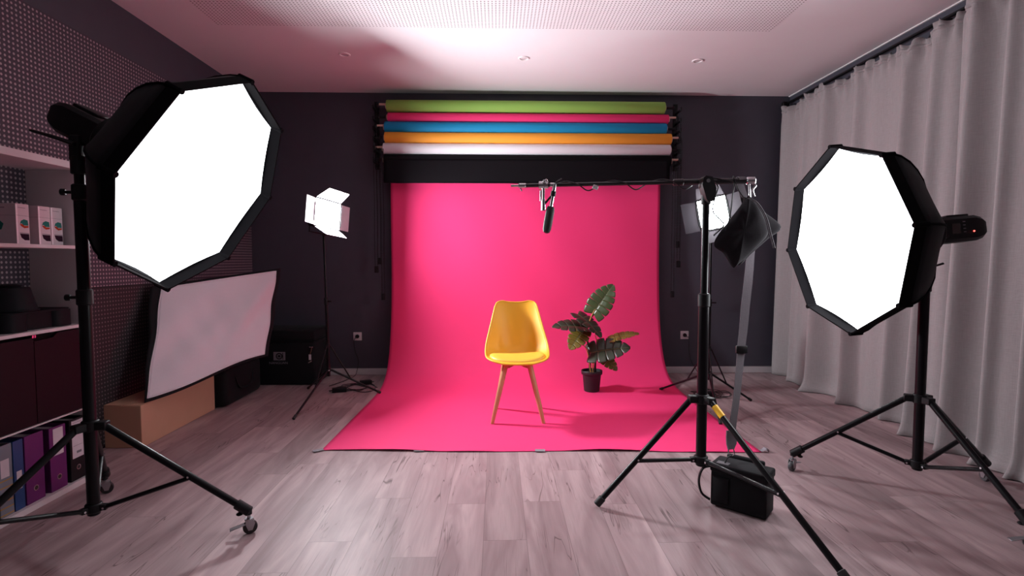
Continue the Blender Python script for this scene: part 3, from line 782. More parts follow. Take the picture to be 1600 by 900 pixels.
def lamp_panel(c, n, roll, w, h, strength, label, opens, doors, grid, base):
    M = frame(c, n, roll=roll)
    t = thing('studio_lamp', tuple(V(c) - V(n).normalized() * .03), label, 'studio lamp', 'lamp panels with barn doors')
    MB(M).box((-w / 2 - .012, -h / 2 - .012, -.055), (w / 2 + .012, h / 2 + .012, -.004), .008, 2).build('housing', M_blkmatte, t)
    fr = MB(M)
    for (x0, y0, x1, y1) in ((-w / 2 - .012, h / 2, w / 2 + .012, h / 2 + .012), (-w / 2 - .012, -h / 2 - .012, w / 2 + .012, -h / 2), (-w / 2 - .012, -h / 2, -w / 2, h / 2), (w / 2, -h / 2, w / 2 + .012, h / 2)):
        fr.box((x0, y0, -.006), (x1, y1, .006), .002, 1)
    fr.build('front_frame', M_blkmatte, t)
    MB(M).box((-w / 2, -h / 2, -.004), (w / 2, h / 2, .002)).build('lit_panel', emitter('lamp_panel_light', strength, (.93, .965, 1.0), grid), t)
    for k, (ang, fl, tp) in enumerate(opens):
        B = M @ Matrix.Rotation(k * pi / 2, 4, 'Z')         # 0 right, 1 top, 2 left, 3 bottom
        e, half = (w / 2 + .012, h / 2) if k % 2 == 0 else (h / 2 + .012, w / 2)
        H = B @ Matrix.Translation((e, 0, .006)) @ Matrix.Rotation(-ang, 4, 'Y')
        d = MB(H).prism([(0, -half), (fl, -half + tp), (fl, half - tp), (0, half)], -.001, .001).build('barn_door', doors, t)
        MB(H).cyl((0, -half * .7, 0), (0, half * .7, 0), .004, n=8).build('hinge', M_blkmatte, d)
    # yoke down to the stand spigot
    b = V(base); y = MB()
    xs = M.to_3x3() @ V((1, 0, 0)); cc = M @ V((0, 0, -.03)); bot = cc - (M.to_3x3() @ V((0, 1, 0))) * (h / 2 + .055)
    pts = [cc - xs * (w / 2 + .02), bot - xs * (w / 2 + .015), bot + xs * (w / 2 + .015), cc + xs * (w / 2 + .02)]
    y.tube(pts, .006, 8)
    y.cyl(b, V((b.x, b.y, bot.z + .004)), .013, n=12, bev=.003)
    if (bot - V((b.x, b.y, bot.z))).length > .01: y.tube([V((b.x, b.y, bot.z)), bot], .007, 8)
    y.build('yoke', M_blkmatte, t)
    return t
LLc = (-1.372, 4.33)
thin_stand(LLc, [(-1.459, 3.80), (-1.0, 4.51, .017), (-1.675, 4.71)], 1.34, 'thin black light stand left of the pink backdrop, beside the wall socket', lean=(-.018, 0))
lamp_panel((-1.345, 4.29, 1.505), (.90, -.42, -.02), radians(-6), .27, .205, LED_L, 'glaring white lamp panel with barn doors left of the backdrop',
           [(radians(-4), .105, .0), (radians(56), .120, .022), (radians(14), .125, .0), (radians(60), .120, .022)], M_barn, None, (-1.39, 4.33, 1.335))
RLc = (1.665, 4.117)
thin_stand(RLc, [(1.425, 4.565, .016), (2.052, 4.205), (1.548, 3.60)], 1.34, 'thin black light stand right of the backdrop, behind the boom stand')
lamp_panel((1.655, 4.06, 1.50), (-.50, -.86, -.02), radians(11), .205, .23, LED_R, 'white lamp panel with grey barn doors behind the boom stand',
           [(radians(28), .115, .0), (radians(40), .10, .02), (radians(28), .115, .0), (radians(35), .115, .015)], M_barnd, 46, (1.665, 4.117, 1.335))
def cable_heap(cx, cy, seed, lab):
    r = random.Random(seed); pts = []
    for k in range(26):
        a = k * 1.15 + r.uniform(-.4, .4); R = r.uniform(.05, .17)
        pts.append((cx + R * cos(a) * 1.2, cy + R * sin(a), .006 + .004 * (k % 3) + (.0 if k else 0)))
    o = MB().tube(smooth(pts, 6), .0032, 6).build('power_cable', M_cable); tag(o, lab, 'cable')
def adapter(x, y, rz, lab, w=.13):
    M = Matrix.Translation((x, y, 0)) @ Matrix.Rotation(rz, 4, 'Z')
    t = thing('power_adapter', (x, y, 0), lab, 'power adapter')
    MB(M).box((-w / 2, -.032, .002), (w / 2, .032, .038), .005, 2).build('brick', M_blkmatte, t)
    MB(M).cyl((w / 2 - .004, 0, .018), (w / 2 + .025, 0, .016), .006, .004, 10).cyl((-w / 2 + .004, 0, .018), (-w / 2 - .025, 0, .016), .006, .004, 10).build('strain_relief', M_cable, t)
cable_heap(-1.24, 4.72, 5, 'tangled black cable on the floor by the stand left of the backdrop')
adapter(-1.37, 4.60, .3, 'black power adapter on the floor under the left thin stand', .12)
adapter(-1.21, 4.88, .5, 'small black power adapter near the wall by the left thin stand', .10)
cable_heap(1.80, 4.42, 9, 'tangled black cable on the floor by the stand right of the backdrop')
adapter(1.74, 4.37, .05, 'black power adapter on the floor under the right thin stand', .15)

# ------------------------------------------------------------------ boom stand, microphone, sandbag, case
BC = (.955, 2.43)
bt = stand('boom_stand', BC, [(.461, 2.40), (1.235, 1.78), (1.155, 2.93)], .50, .212, 1.44, 'black boom stand right of the chair, a long horizontal arm on top',
           r_low=.0235, r_up=.0165, split=.97, casters=False, legr=.0135, joint=.57, collars=((.96, .027),), knobside=(.3, .95))
bt['category'] = 'boom stand'
ZB = 1.508
def BP(s): return lerp((1.150, 2.425, ZB), (.105, 2.62, ZB), s)     # along the boom
bd = (BP(1) - BP(0)).normalized()
MB().cyl(BP(0), BP(.30), .0135, n=18, bev=.002).build('boom_arm', M_arm, bt)
MB().cyl(BP(.29), BP(.985), .0095, n=16, bev=.002).cyl(BP(.27), BP(.315), .0155, n=16, bev=.003).build('boom_arm', M_arm, bt)
hx = MB(frame((BC[0] + .0, BC[1] - .012, 1.47), (0, -1, 0), roll=0))
hx.prism([(-.03, .045), (-.018, .055), (.012, .05), (.03, .0), (.026, -.055), (-.002, -.065), (-.014, -.05), (-.034, .015)], -.02, .032)
head = hx.build('pivot_head', M_blkmatte, bt)
MB().cyl((BC[0] - .008, BC[1] - .046, 1.502), (BC[0] - .008, BC[1] - .028, 1.502), .009, n=12).build('pivot_bolt', M_chrome, head)
MB().cyl((BC[0], BC[1] + .0, 1.40), (BC[0], BC[1], 1.452), .022, n=18, bev=.003).build('pole_socket', M_blkmatte, bt)
MB().cyl(BP(0) + bd * .012, BP(0) - bd * .028, .0175, n=18, bev=.004).build('end_cap', M_chrome, bt)
# yellow warning label on the front leg
a = V((BC[0], BC[1], .496)) + (V((1.235, 1.78, 0)) - V((BC[0], BC[1], 0))).normalized() * .058
e = V((1.235, 1.78, .016))
lg = [o for o in bpy.data.objects if o.parent == bt and o.name.startswith('leg')][1]
o = MB().cyl(lerp(a, e, .030), lerp(a, e, .105), .0145, n=16).build('warning_label', M_tagy, lg); o['label'] = 'yellow warning label'
ndir = (e - a).normalized(); sd = ndir.cross(V((0, 0, 1))).normalized(); upv = sd.cross(ndir)
wl = MB()
for k, ln in enumerate((.006, .004, .007, .005)):
    q = lerp(a, e, .045 + .013 * k) + (upv * .6 - sd * .8).normalized() * .0148
    wl.cyl(q - sd * ln * .4 - ndir * .002, q + sd * ln * .4 + ndir * .002, .0012, n=6)
wl.build('warning_print', M_blkmatte, lg)
# parts clamped at the far end of the arm
MB().cyl(BP(.985) - bd * .02, BP(1.0), .012, n=14, bev=.002).cyl(BP(1.0), BP(1.035), .006, n=10).cyl(BP(1.0) + V((0, 0, .01)), BP(1.0) + V((.015, 0, -.026)), .003, n=8).build('end_fitting', M_chrome, bt)
# microphone in its clamp
MIC = BP(.885)
mt = thing('microphone', tuple(MIC), 'black foam covered microphone hanging in a silver clamp from the end of the boom arm', 'microphone')
cl = MB().lathe([(.012, -.022), (.019, -.022), (.019, .022), (.012, .022), (.012, -.022)], 20, frame(MIC, bd))
cl.cyl(MIC + V((0, -.018, .012)), MIC + V((0, -.036, .014)), .008, n=12, bev=.002).cyl(MIC - bd * .03, MIC - bd * .055, .011, n=14, bev=.003)
cl.cyl(MIC + bd * .03, MIC + bd * .05, .009, n=14, bev=.003).ball(MIC + V((.012, -.01, .022)), .007, 8)
cl.build('boom_clamp', M_chrome, mt)
q0 = MIC + V((-.004, -.022, -.018)); q1 = MIC + V((-.004, -.024, -.10))
MB().cyl(q0, q1, .008, .007, 12).cyl(q1 + V((0, 0, .03)), q1 + V((0, 0, -.025)), .0105, n=12, bev=.002).cyl(q0 + V((-.012, 0, -.01)), q0 + V((-.012, 0, -.06)), .004, n=8).build('swivel_arm', M_chrome, mt)
m0 = MIC + V((.052, -.03, .004)); m1 = MIC + V((.010, -.03, -.235)); md = (m1 - m0).normalized()
MB().cyl(m0, m0 + md * .13, .0085, n=14, bev=.002).build('microphone_body', M_chrome, mt)
sx = md.cross(V((0, 1, 0))).normalized()
MB().box((-.0035, -.0095, 0), (.0035, -.0078, .10), 0, M=frame(m0 + md * .025 - sx * .001, md, up=(0, 1, 0))).build('grille_slot', M_blkmatte, mt)
MB().tube([m0 + md * .112, m0 + md * .118, m0 + md * .135, m0 + md * .19, m0 + md * .222, m0 + md * .236, m0 + md * .241], [.015, .0185, .0205, .0215, .020, .015, .006], 18).build('foam_windscreen', M_wheelb, mt)
MB().lathe([(.0085, -.012), (.0125, -.012), (.0125, .012), (.0085, .012), (.0085, -.012)], 16, frame(m0 + md * .05, md)).cyl(m0 + md * .05, q1, .005, n=8).build('mount_ring', M_blkmatte, mt)
# cable wound along the arm
pts = []
for k in range(0, 15):
    s = .84 - k * .052; an = k * 1.55
    pts.append(BP(s) + V((0, cos(an), sin(an))) * (.0175 if s < .3 else .0145) + V((0, 0, -.016 if sin(an) < -.5 else 0)))
pts = [m0 + V((.002, 0, .002)), m0 + V((.03, .0, .022))] + pts
pts += [BP(.07) + V((0, -.02, -.01)), V((1.065, 2.40, 1.44)), V((1.045, 2.385, 1.33)), V((1.02, 2.39, 1.25)), V((.995, 2.41, 1.215))]
tag(MB().tube(smooth(pts, 7), .0031, 7).build('microphone_cable', M_cable), 'thin black cable wound around the boom arm down to the sandbag', 'cable')
q_ = BP(.655) + V((0, -.02, -.018))
tag(MB(Matrix.Translation(q_) @ Matrix.Rotation(.35, 4, 'Y')).box((-.013, -.003, -.010), (.013, .003, .010), .002, 1).build('cable_tag', M_socket), 'small white tag clipped to the cable under the boom arm', 'tag')
tag(MB().tube(smooth([BP(.155) + V((0, -.012, .0)), at_depth(1122, 292, 2.40), at_depth(1116, 312, 2.39), at_depth(1114, 330, 2.385), at_depth(1122, 340, 2.38), at_depth(1131, 350, 2.38), at_depth(1126, 358, 2.385), at_depth(1115, 368, 2.39)], 6), .0031, 7).build('microphone_cable', M_cable),
    'short loop of black cable hanging between the boom stand pole and the bag', 'cable')
# sandbag hung from the short end of the arm
HK = BP(0) - bd * .012
sb = thing('sandbag', tuple(HK), 'black counterweight bag hung from the short end of the boom arm', 'sandbag')
MB().tube(smooth([HK + V((-.012, 0, -.012)), HK + V((-.010, -.004, -.05)), HK + V((-.008, -.004, -.075))], 4), .0055, 8).tube(smooth([HK + V((.004, 0, -.012)), HK + V((.018, -.003, -.022)), HK + V((.004, -.004, -.042)), HK + V((.012, -.004, -.072))], 5), .0045, 8).build('snap_hook', M_chrome, sb)
def pouch(outline, y, th, name, seed, folds=.006):
    """a filled cloth pouch: outline in x,z around its own centre, thick in the middle"""
    pts = smooth([(a, 0, b) for a, b in outline], 5, closed=True); n = len(pts)
    c = sum(pts, V((0, 0, 0))) / n; rings = [0, .2, .4, .6, .78, .9, .97, 1.0]; r = random.Random(seed); p1 = r.uniform(0, 6)
    m = MB()
    for sgn in (-1, 1):
        vs = [V((c.x, y + sgn * th, c.z))]; fs = []
        for s_ in rings[1:]:
            for j, p in enumerate(pts):
                q = c.lerp(p, s_); an = 2 * pi * j / n
                d = th * (1 - s_ ** 2.6) ** .6 + folds * sin(an * 7 + p1 + s_ * 2) * s_ ** 2 * (1 - s_ ** 5) * 1.6
                vs.append(V((q.x, y + sgn * max(d, 0), q.z)))
        for j in range(n): fs.append((0, 1 + j, 1 + (j + 1) % n))
        for k in range(len(rings) - 2):
            for j in range(n):
                a = 1 + k * n; b = a + n; fs.append((a + j, a + (j + 1) % n, b + (j + 1) % n, b + j))
        m.add(vs, fs)
    return m.build(name, M_bagfab, sb, angle=70)
px2 = lambda px, py, y=2.42: (at_depth(px, py, y).x, at_depth(px, py, y).z)
pouch([px2(*p) for p in ((1163, 311), (1170, 308), (1186, 330), (1198, 362), (1178, 388), (1150, 414), (1142, 417), (1128, 396), (1114, 384), (1121, 366), (1137, 345), (1152, 326))], 2.405, .045, 'pouch', 2)
pouch([px2(*p) for p in ((1166, 309), (1176, 310), (1200, 330), (1227, 354), (1206, 373), (1180, 396), (1162, 414), (1156, 408), (1170, 380), (1172, 340))], 2.455, .032, 'pouch', 5)
w = MB()
for d_ in (0, .008):
    pz = [px2(*p, 2.36) for p in ((1168, 309), (1180, 318), (1194, 340), (1200, 364), (1206, 388))]
    w.tube(smooth([(x + d_, 2.36 - .01 * i * (1 if i < 2 else .3), z) for i, (x, z) in enumerate(pz)], 5), .0025, 6)
w.build('draw_cord', M_strap, sb)
MB().tube(smooth([(*px2(1162, 312)[:1], 2.41, px2(1162, 312)[1]), (1.095, 2.415, 1.47), (1.075, 2.42, ZB + .02)], 5), .003, 6).build('tie_cord', M_cable, sb)
# equipment case on the floor with its long shoulder strap
ct = thing('equipment_case', (1.14, 2.37, 0), 'boxy black equipment case on the floor behind the boom stand, long grey strap going up', 'case')
fx = V((.185, -.165, 0)).normalized(); fy = V((.165, .185, 0)).normalized()
CM = Matrix((fx, fy, V((0, 0, 1)))).transposed().to_4x4(); CM.translation = V((.992, 2.405, 0))
MB(CM).box((0, 0, .006), (.245, .125, .172), .010, 3).build('body', M_blkfab, ct)
MB(CM).box((-.004, -.004, .166), (.249, .129, .205), .010, 3).build('lid', M_blkfab, ct)
MB(CM).box((.03, .126, .05), (.20, .150, .218), .009, 3).build('rear_pocket', M_blkfab, ct)
MB(CM).box((.012, -.010, .03), (.085, .002, .150), .005, 2).build('front_pocket', M_blkfab, ct)
MB(CM).box((.02, .01, .203), (.075, .045, .2075), .001, 1).build('strap_patch', M_strap, ct)
MB(CM).tube(smooth([(.004, .02, .185), (-.035, .0, .17), (-.052, -.005, .11), (-.04, -.0, .05), (-.004, .01, .025)], 6), .0095, 10, flat=.6).build('carry_handle', M_blkmatte, ct)
st = thing
sp_px = ((1172, 405, 2.52), (1169, 440, 2.51), (1165, 475, 2.505), (1162, 510, 2.50), (1158, 546, 2.495), (1155, 580, 2.485), (1151, 620, 2.475), (1146, 655, 2.465), (1143, 682, 2.455))
sp_w = [(1168, 330, 2.475), (1174, 365, 2.50)] + list(sp_px)
P3 = [BP(.03) + V((0, -.0165, .004)), BP(.03) + V((0, 0, .0175)), BP(.03) + V((0, .018, .0))] + [at_depth(a, b, y) for a, b, y in sp_w]
hw = []
for i in range(len(P3)):
    tw = (.5 + .35 * sin(i * .7)) * min(1, max(0, (i - 2) / 3)); hw.append(V((cos(tw * .5), sin(tw * .5), 0)) * (.016 if i < 3 else .022))
Ps = smooth(P3, 4); Ws = [hw[min(int(i / 4), len(hw) - 1)].lerp(hw[min(int(i / 4) + 1, len(hw) - 1)], (i % 4) / 4) for i in range(len(Ps))]
strap = MB().ribbon(Ps, Ws, .003).build('shoulder_strap', M_strap, ct)
bk = P3[9]
MB(Matrix.Translation(bk + V((0, -.003, 0)))).box((-.027, -.008, -.018), (.027, .008, .018), .004, 2).build('buckle', M_blkmatte, strap)
e1 = P3[-1]; ps = [e1 + V((0, 0, .03)), e1, e1 + V((-.004, -.01, -.03)), e1 + V((-.010, -.02, -.055))]
MB().ribbon(ps, [V((.026, .004, 0)), V((.027, .004, 0)), V((.025, .004, 0)), V((.015, .004, 0))], .008).build('strap_end', M_strap, strap)
q = ps[-1]
MB().tube(smooth([q + V((-.012, 0, .002)), q + V((-.014, -.005, -.02)), q + V((0, -.006, -.03)), q + V((.014, -.005, -.02)), q + V((.012, 0, .002))], 4), .003, 7).build('snap_hook', M_chrome, strap)
tipc = CM @ V((.055, .03, .207))
MB().tube(smooth([q + V((0, -.006, -.028)), lerp(q, tipc, .6), tipc], 4), .004, 7).build('hook_loop', M_blkmatte, strap)

# ------------------------------------------------------------------ the yellow chair
CH = V((.143, 3.62, .004))
T = Matrix.Translation(CH)
ch = thing('chair', (.143, 3.85, .004), 'yellow shell chair with a padded seat and splayed wooden legs on the pink paper', 'chair')
cen = smooth([(0, -.012, .425), (0, .02, .432), (0, .12, .420), (0, .26, .412), (0, .355, .425), (0, .405, .475), (0, .432, .56), (0, .455, .66), (0, .475, .75), (0, .488, .800), (0, .492, .812)], 5)
edg = smooth([(.10, -.006, .427), (.175, .035, .440), (.217, .11, .452), (.228, .19, .478), (.224, .26, .530), (.208, .315, .595), (.190, .365, .665), (.173, .410, .735), (.158, .447, .790), (.140, .474, .815), (.100, .489, .823)], 5)
def shell(u, v):
    f = v * (len(cen) - 1); i = min(int(f), len(cen) - 2); q = f - i
    c = cen[i].lerp(cen[i + 1], q); e = edg[i].lerp(edg[i + 1], q)
    s = u * 2 - 1; a = abs(s); k = a ** 2.3
    return (s * e.x, c.y + (e.y - c.y) * k, c.z + (e.z - c.z) * k)
sh_o = MB(T).grid(shell, 36, 50).build('seat_shell', M_yel, ch, solid=.007, angle=80)
rim = [shell(1, v / 50) for v in range(51)] + [shell(1 - u / 20, 1) for u in range(1, 20)] + [shell(0, 1 - v / 50) for v in range(51)] + [shell(u / 20, 0) for u in range(1, 20)]
MB(T).tube(rim, .0062, 8, closed=True).build('rim', M_yel, sh_o, angle=80)
# cushion
cv, cf = [], []; nn = 48
prc = [(1.0, .0), (1.02, .010), (1.0, .020), (.93, .028), (.8, .033), (.55, .037), (.25, .039)]
for (s_, h_) in prc:
    for j in range(nn):
        a = 2 * pi * j / nn; ca, sa = cos(a), sin(a)
        x = .196 * s_ * math.copysign(abs(ca) ** .8, ca); y = .185 + .172 * s_ * math.copysign(abs(sa) ** .8, sa)
        edge = (x / .2) ** 2 * .024
        cv.append((x, y, .418 + h_ + edge))
for i in range(len(prc) - 1):
    for j in range(nn): cf.append((i * nn + j, i * nn + (j + 1) % nn, i * nn + nn + (j + 1) % nn, i * nn + nn + j))
cf.append(tuple((len(prc) - 1) * nn + j for j in range(nn)))
MB(T).add(cv, cf).build('seat_cushion', M_cush, ch, angle=70)
for (sx, sy) in ((-1, 0), (1, 0), (-1, 1), (1, 1)):
    topp = V((sx * .083, .115 + sy * .19, .412)); bot = V((sx * .180 + sy * (.026 if sx < 0 else .012), .035 + sy * .385, .0))
    MB(T).tube([topp, lerp(topp, bot, .03), lerp(topp, bot, .5), lerp(topp, bot, .985), bot], [.017, .0205, .0185, .0125, .011], 12).build('leg', M_wood, ch)
for k in (0, 1):
    a = V((-.083, .115 + k * .19, .392)); b = V((.083, .115 + (1 - k) * .19, .392))
    d = b - a; d.normalize(); nr = V((-d.y, d.x, 0)) * .011
    L_ = (b - a).length
    Mx = Matrix((d, V((0, 0, 1)), nr.normalized())).transposed().to_4x4(); Mx.translation = a
    MB(T @ Mx).prism([(0, -.018), (.03, -.018), (L_ / 2, .002), (L_ - .03, -.018), (L_, -.018), (L_, .022), (0, .022)], -.011, .011).build('cross_rail', M_wood, ch)

# ------------------------------------------------------------------ the potted plant
PT = V((.818, 4.55, .0085))
pt = thing('potted_plant', tuple(PT), 'potted monstera plant with dark glossy leaves standing on the pink paper', 'plant')
T = Matrix.Translation(PT)
MB(T).lathe([(.001, .002), (.062, .0), (.066, .004), (.079, .142), (.080, .146), (.087, .148), (.090, .152), (.092, .178), (.090, .181), (.086, .180), (.083, .152), (.001, .150)], 36).build('pot', M_pot, pt)
MB(T).lathe([(.0005, .163), (.05, .161), (.0845, .158)], 28).build('soil', M_soil, pt)
PX = at_depth
def leaf(base, tip, nrm, width, mat, droop=.06, fold=.25, lobes=5, seed=0, cut=.42):
    base, tip = V(base), V(tip); yv = tip - base; L = yv.length; yv.normalize(); nrm = V(nrm)
    nz = (nrm - yv * nrm.dot(yv)).normalized(); xv = yv.cross(nz)
    M = Matrix((xv, yv, nz)).transposed().to_4x4(); M.translation = base
    r = random.Random(seed)
    def hw(t): return width * 1.02 * (max(0.0, sin(pi * min(1, (t + .15) / 1.15) ** .76)) ** .72) * .5
    def pos(x, t):
        z = -droop * L * (t - .35) ** 2 * 2 + fold * abs(x) - 1.6 * fold * x * x / max(width, .01)
        return V((x, t * L, z))
    m = MB(M)
    for sgn in (-1, 1):
        for k in range(lobes):
            t0 = k / lobes; t1 = (k + 1) / lobes
            vs, fs = [], []; NS, NW = 8, 5; tw = r.uniform(-.035, .035) * L
            for i in range(NS + 1):
                s = i / NS
                gap = 0 if s < (1 - cut) else .075 * ((s - (1 - cut)) / cut) ** .8
                tipr = 0 if s < .8 else .06 * ((s - .8) / .2) ** 2
                for j in range(NW + 1):
                    q = j / NW
                    q2 = .5 + (q - .5) * (1 - 2 * gap * (.75 if lobes > 4 else .6) - 2 * tipr)
                    t = t0 + (t1 - t0) * q2
                    fwd = s * (.16 - .30 * (1 - t) ** 2)              # side ribs sweep forward, back lobes sweep back
                    w = hw(t) * (1 - .06 * abs(q - .5) * s)
                    x = sgn * s * w
                    tt = t * (1 - .02) + fwd * (1 - .55 * t)
                    vs.append(pos(x, tt) + V((0, 0, tw * max(0, s - .45) * (1 if q > .5 else .4))))
            for i in range(NS):
                for j in range(NW):
                    a = i * (NW + 1) + j; fs.append((a, a + 1, a + NW + 2, a + NW + 1))
            m.add(vs, fs)
    o = m.build('leaf', mat, pt, angle=80, solid=.0016)
    MB(M).tube([pos(0, t / 8) + V((0, 0, .0012)) for t in range(9)], [.0028 - .00022 * t for t in range(9)], 6).build('midrib', M_vein, o)
    return o
Y0 = 4.53
crown = T @ V((-.005, 0, .16))
def stem(pts, r0, r1, mat):
    p = smooth(pts, 6); n = len(p)
    MB().tube(p, [r0 + (r1 - r0) * i / (n - 1) for i in range(n)], 8).build('stem', mat, pt)
b1 = PX(931, 487, 4.50); stem([T @ V((-.012, .01, .16)), PX(920, 548, 4.55), PX(917, 520, 4.54), PX(922, 500, 4.52), b1], .0105, .0048, M_stemd)
stem([PX(919, 512, 4.53), PX(922, 500, 4.515), PX(926, 490, 4.505), PX(931, 480, 4.50)], .006, .0042, M_stem)
leaf(PX(927, 490, 4.50), PX(957, 446, 4.46), (-.25, -.9, .25), .215, M_lf, .05, .18, 6, 1, .45)
leaf(PX(917, 511, 4.52), PX(866, 507, 4.44), (.05, -.42, .9), .20, M_lfd, .12, .3, 5, 2)
leaf(PX(903, 490, 4.56), PX(940, 523, 4.40), (.5, -.55, .68), .20, M_lfd, .10, .25, 5, 3)
stem([T @ V((-.01, -.01, .16)), PX(920, 560, 4.53), PX(916, 545, 4.52), PX(908, 536, 4.5)], .006, .004, M_stem)
leaf(PX(912, 516, 4.54), PX(891, 544, 4.45), (-.35, -.85, .35), .175, M_lfo, .08, .2, 5, 4)
stem([T @ V((.03, .0, .16)), PX(930, 568, 4.55), PX(933, 550, 4.55), PX(938, 537, 4.54), PX(956, 529, 4.52)], .011, .004, M_stemd)
stem([PX(934, 546, 4.55), PX(942, 536, 4.54), PX(956, 529, 4.52)], .0055, .004, M_stem)
stem([PX(938, 547, 4.545), PX(934, 537, 4.54), PX(930, 524, 4.53)], .005, .004, M_stem)
leaf(PX(955, 529, 4.52), PX(997, 519, 4.50), (-.2, -.30, .95), .14, M_lfo, .08, .15, 6, 5, .35)
leaf(PX(922, 551, 4.50), PX(982, 541, 4.40), (.0, -.75, .66), .235, M_lfd, .10, .22, 5, 6)
stem([T @ V((.01, -.02, .16)), PX(926, 573, 4.5), PX(928, 565, 4.49), PX(938, 559, 4.48)], .006, .004, M_stem)
leaf(PX(940, 557, 4.50), PX(964, 577, 4.42), (.2, -.75, .6), .13, M_lfo, .1, .2, 5, 8, .5)

# ------------------------------------------------------------------ shelving unit on the left
XF = -2.120; XB = -2.384; YE = 2.80; YS = 1.40
sh = thing('shelving_unit', ((XF + XB) / 2, 2.0, 0), 'white shelving unit with dark doors along the left wall', 'shelf')
for z0, z1, nm in ((1.601, 1.635, 'top_board'), (1.202, 1.219, 'shelf'), (.804, .820, 'shelf'), (.380, .388, 'shelf'), (.0, .028, 'bottom_board')):
    MB().box((XB, YS + .018, z0), (XF, YE - .018 if nm != 'top_board' else YE, z1), .0015, 1).build(nm, M_shelf, sh)
MB().box((XB, YE - .018, .0), (XF - .002, YE, 1.601), .0015, 1).build('side_panel', M_shelf, sh)
MB().box((XB, YS, .0), (XF - .002, YS + .018, 1.635), .0015, 1).build('side_panel', M_shelf, sh)
for y in (2.02,):
    MB().box((XB, y, .028), (XF - .02, y + .016, .380)).build('divider', M_shelf, sh)
Mdo = Matrix(((0, 0, 1, 0), (1, 0, 0, 0), (0, 1, 0, 0), (0, 0, 0, 1)))       # local x -> world y, local y -> world z, local z -> world x
MB(Mdo).prism([(2.482, .391), (2.781, .391), (2.781, .798), (2.615, .798), (2.585, .777), (2.482, .773)], XF - .018, XF - .001).build('door', M_door, sh)
MB(Mdo).prism([(2.13, .391), (2.478, .391), (2.478, .790), (2.13, .790)], XF - .018, XF - .001).build('door', M_door, sh)
MB(Mdo).prism([(1.778, .391), (2.126, .391), (2.126, .790), (1.778, .790)], XF - .018, XF - .001).build('door', M_door, sh)
for y in (2.474, 2.486):
    MB().box((XF - .004, y - .004, .790), (XF + .001, y + .004, .803)).build('hinge', M_chrome, sh)
# three product boxes on the middle shelf
def product_box(y0, y1, x1, lab):
    z0 = 1.2195; z1 = z0 + .185; x0 = x1 - .165
    t = thing('product_box', ((x0 + x1) / 2, (y0 + y1) / 2, z0), lab, 'box', 'white boxes on the shelf')
    MB().box((x0, y0, z0), (x1, y1, z1), .001, 1).build('carton', M_boxw, t)
    MB().box((x1 - .001, y0 - .0006, z0 + .003), (x1 + .0006, y0 + .008, z1 - .004)).build('foil_edge', M_foil, t)
    w = y1 - y0; F = Matrix(((0, 0, 1, x1), (1, 0, 0, y0), (0, 1, 0, z0), (0, 0, 0, 1)))
    def pr(p, mat, nm): MB(F).prism([(a * w, b * .185) for a, b in p], -.0002, .0009).build(nm, mat, t)
    pr([(.28, .50), (.36, .58), (.58, .62), (.86, .60), (.90, .47), (.55, .47), (.40, .52)], M_teal, 'printed_picture')
    pr([(.26, .49), (.42, .50), (.60, .455), (.90, .46), (.90, .42), (.60, .40), (.42, .435)], M_red, 'printed_picture')
    pr([(.25, .26), (.92, .255), (.94, .10), (.60, .10), (.35, .16)], M_dkprint, 'printed_picture')
    pr([(.25, .285), (.92, .28), (.92, .265), (.25, .27)], M_text, 'printed_text')
    pr([(.18, .91), (.72, .905), (.72, .895), (.18, .90)], M_text, 'printed_text')
    pr([(.02, .715), (.98, .705), (.98, .70), (.02, .71)], M_text, 'printed_text')
    # large picture on the side turned to the camera
    G = Matrix(((1, 0, 0, x0), (0, 0, -1, y0), (0, 1, 0, z0), (0, 0, 0, 1)))
    def ps(p, mat, nm): MB(G).prism([(a * .165, b * .185) for a, b in p], -.0002, .0009).build(nm, mat, t)
    ps([(.05, .30), (.08, .55), (.30, .64), (.52, .62), (.66, .50), (.60, .36), (.40, .33)], M_teal, 'printed_picture')
    ps([(.05, .37), (.40, .33), (.56, .35), (.50, .29), (.10, .30)], M_red, 'printed_picture')
    ps([(.05, .28), (.52, .28), (.50, .20), (.54, .17), (.46, .07), (.10, .05)], M_dkprint, 'printed_picture')
    ps([(.15, .91), (.70, .91), (.70, .89), (.15, .89)], M_text, 'printed_text')
    ps([(.02, .715), (.98, .71), (.98, .705), (.02, .71)], M_text, 'printed_text')
product_box(2.499, 2.568, -2.190, 'white product box on the middle shelf, leftmost of the three')
product_box(2.618, 2.687, -2.190, 'white product box on the middle shelf, between the other two')
product_box(2.690, 2.759, -2.190, 'white product box on the middle shelf, nearest the light stand')
# black gear on the board below
t = thing('gear_case', (-2.25, 2.58, .820), 'low black gear case with rounded corners lying on the shelf above the dark doors', 'case')
def rrect(x0, x1, y0, y1, r, k=6):
    p = []
    for cx, cy, a0 in ((x1 - r, y1 - r, 0), (x0 + r, y1 - r, pi / 2), (x0 + r, y0 + r, pi), (x1 - r, y0 + r, 1.5 * pi)):
        for i in range(k + 1): a = a0 + pi / 2 * i / k; p.append((cx + r * cos(a), cy + r * sin(a)))
    return p
MB().prism(rrect(-2.375, -2.145, 2.38, 2.51, .05), .8205, .900).prism(rrect(-2.36, -2.165, 2.48, 2.66, .03), .822, .900).prism(rrect(-2.375, -2.145, 2.63, 2.76, .05), .8205, .900).build('body', M_dull, t, angle=25)
MB().prism(rrect(-2.372, -2.148, 2.385, 2.755, .05), .900, .908).build('lid', M_dull, t, angle=25)
t = thing('lamp_reflector', (-2.26, 2.52, .908), 'black dome-shaped lamp reflector resting upside down on the gear case', 'reflector')
TR = Matrix.Translation((-2.262, 2.515, .9085))
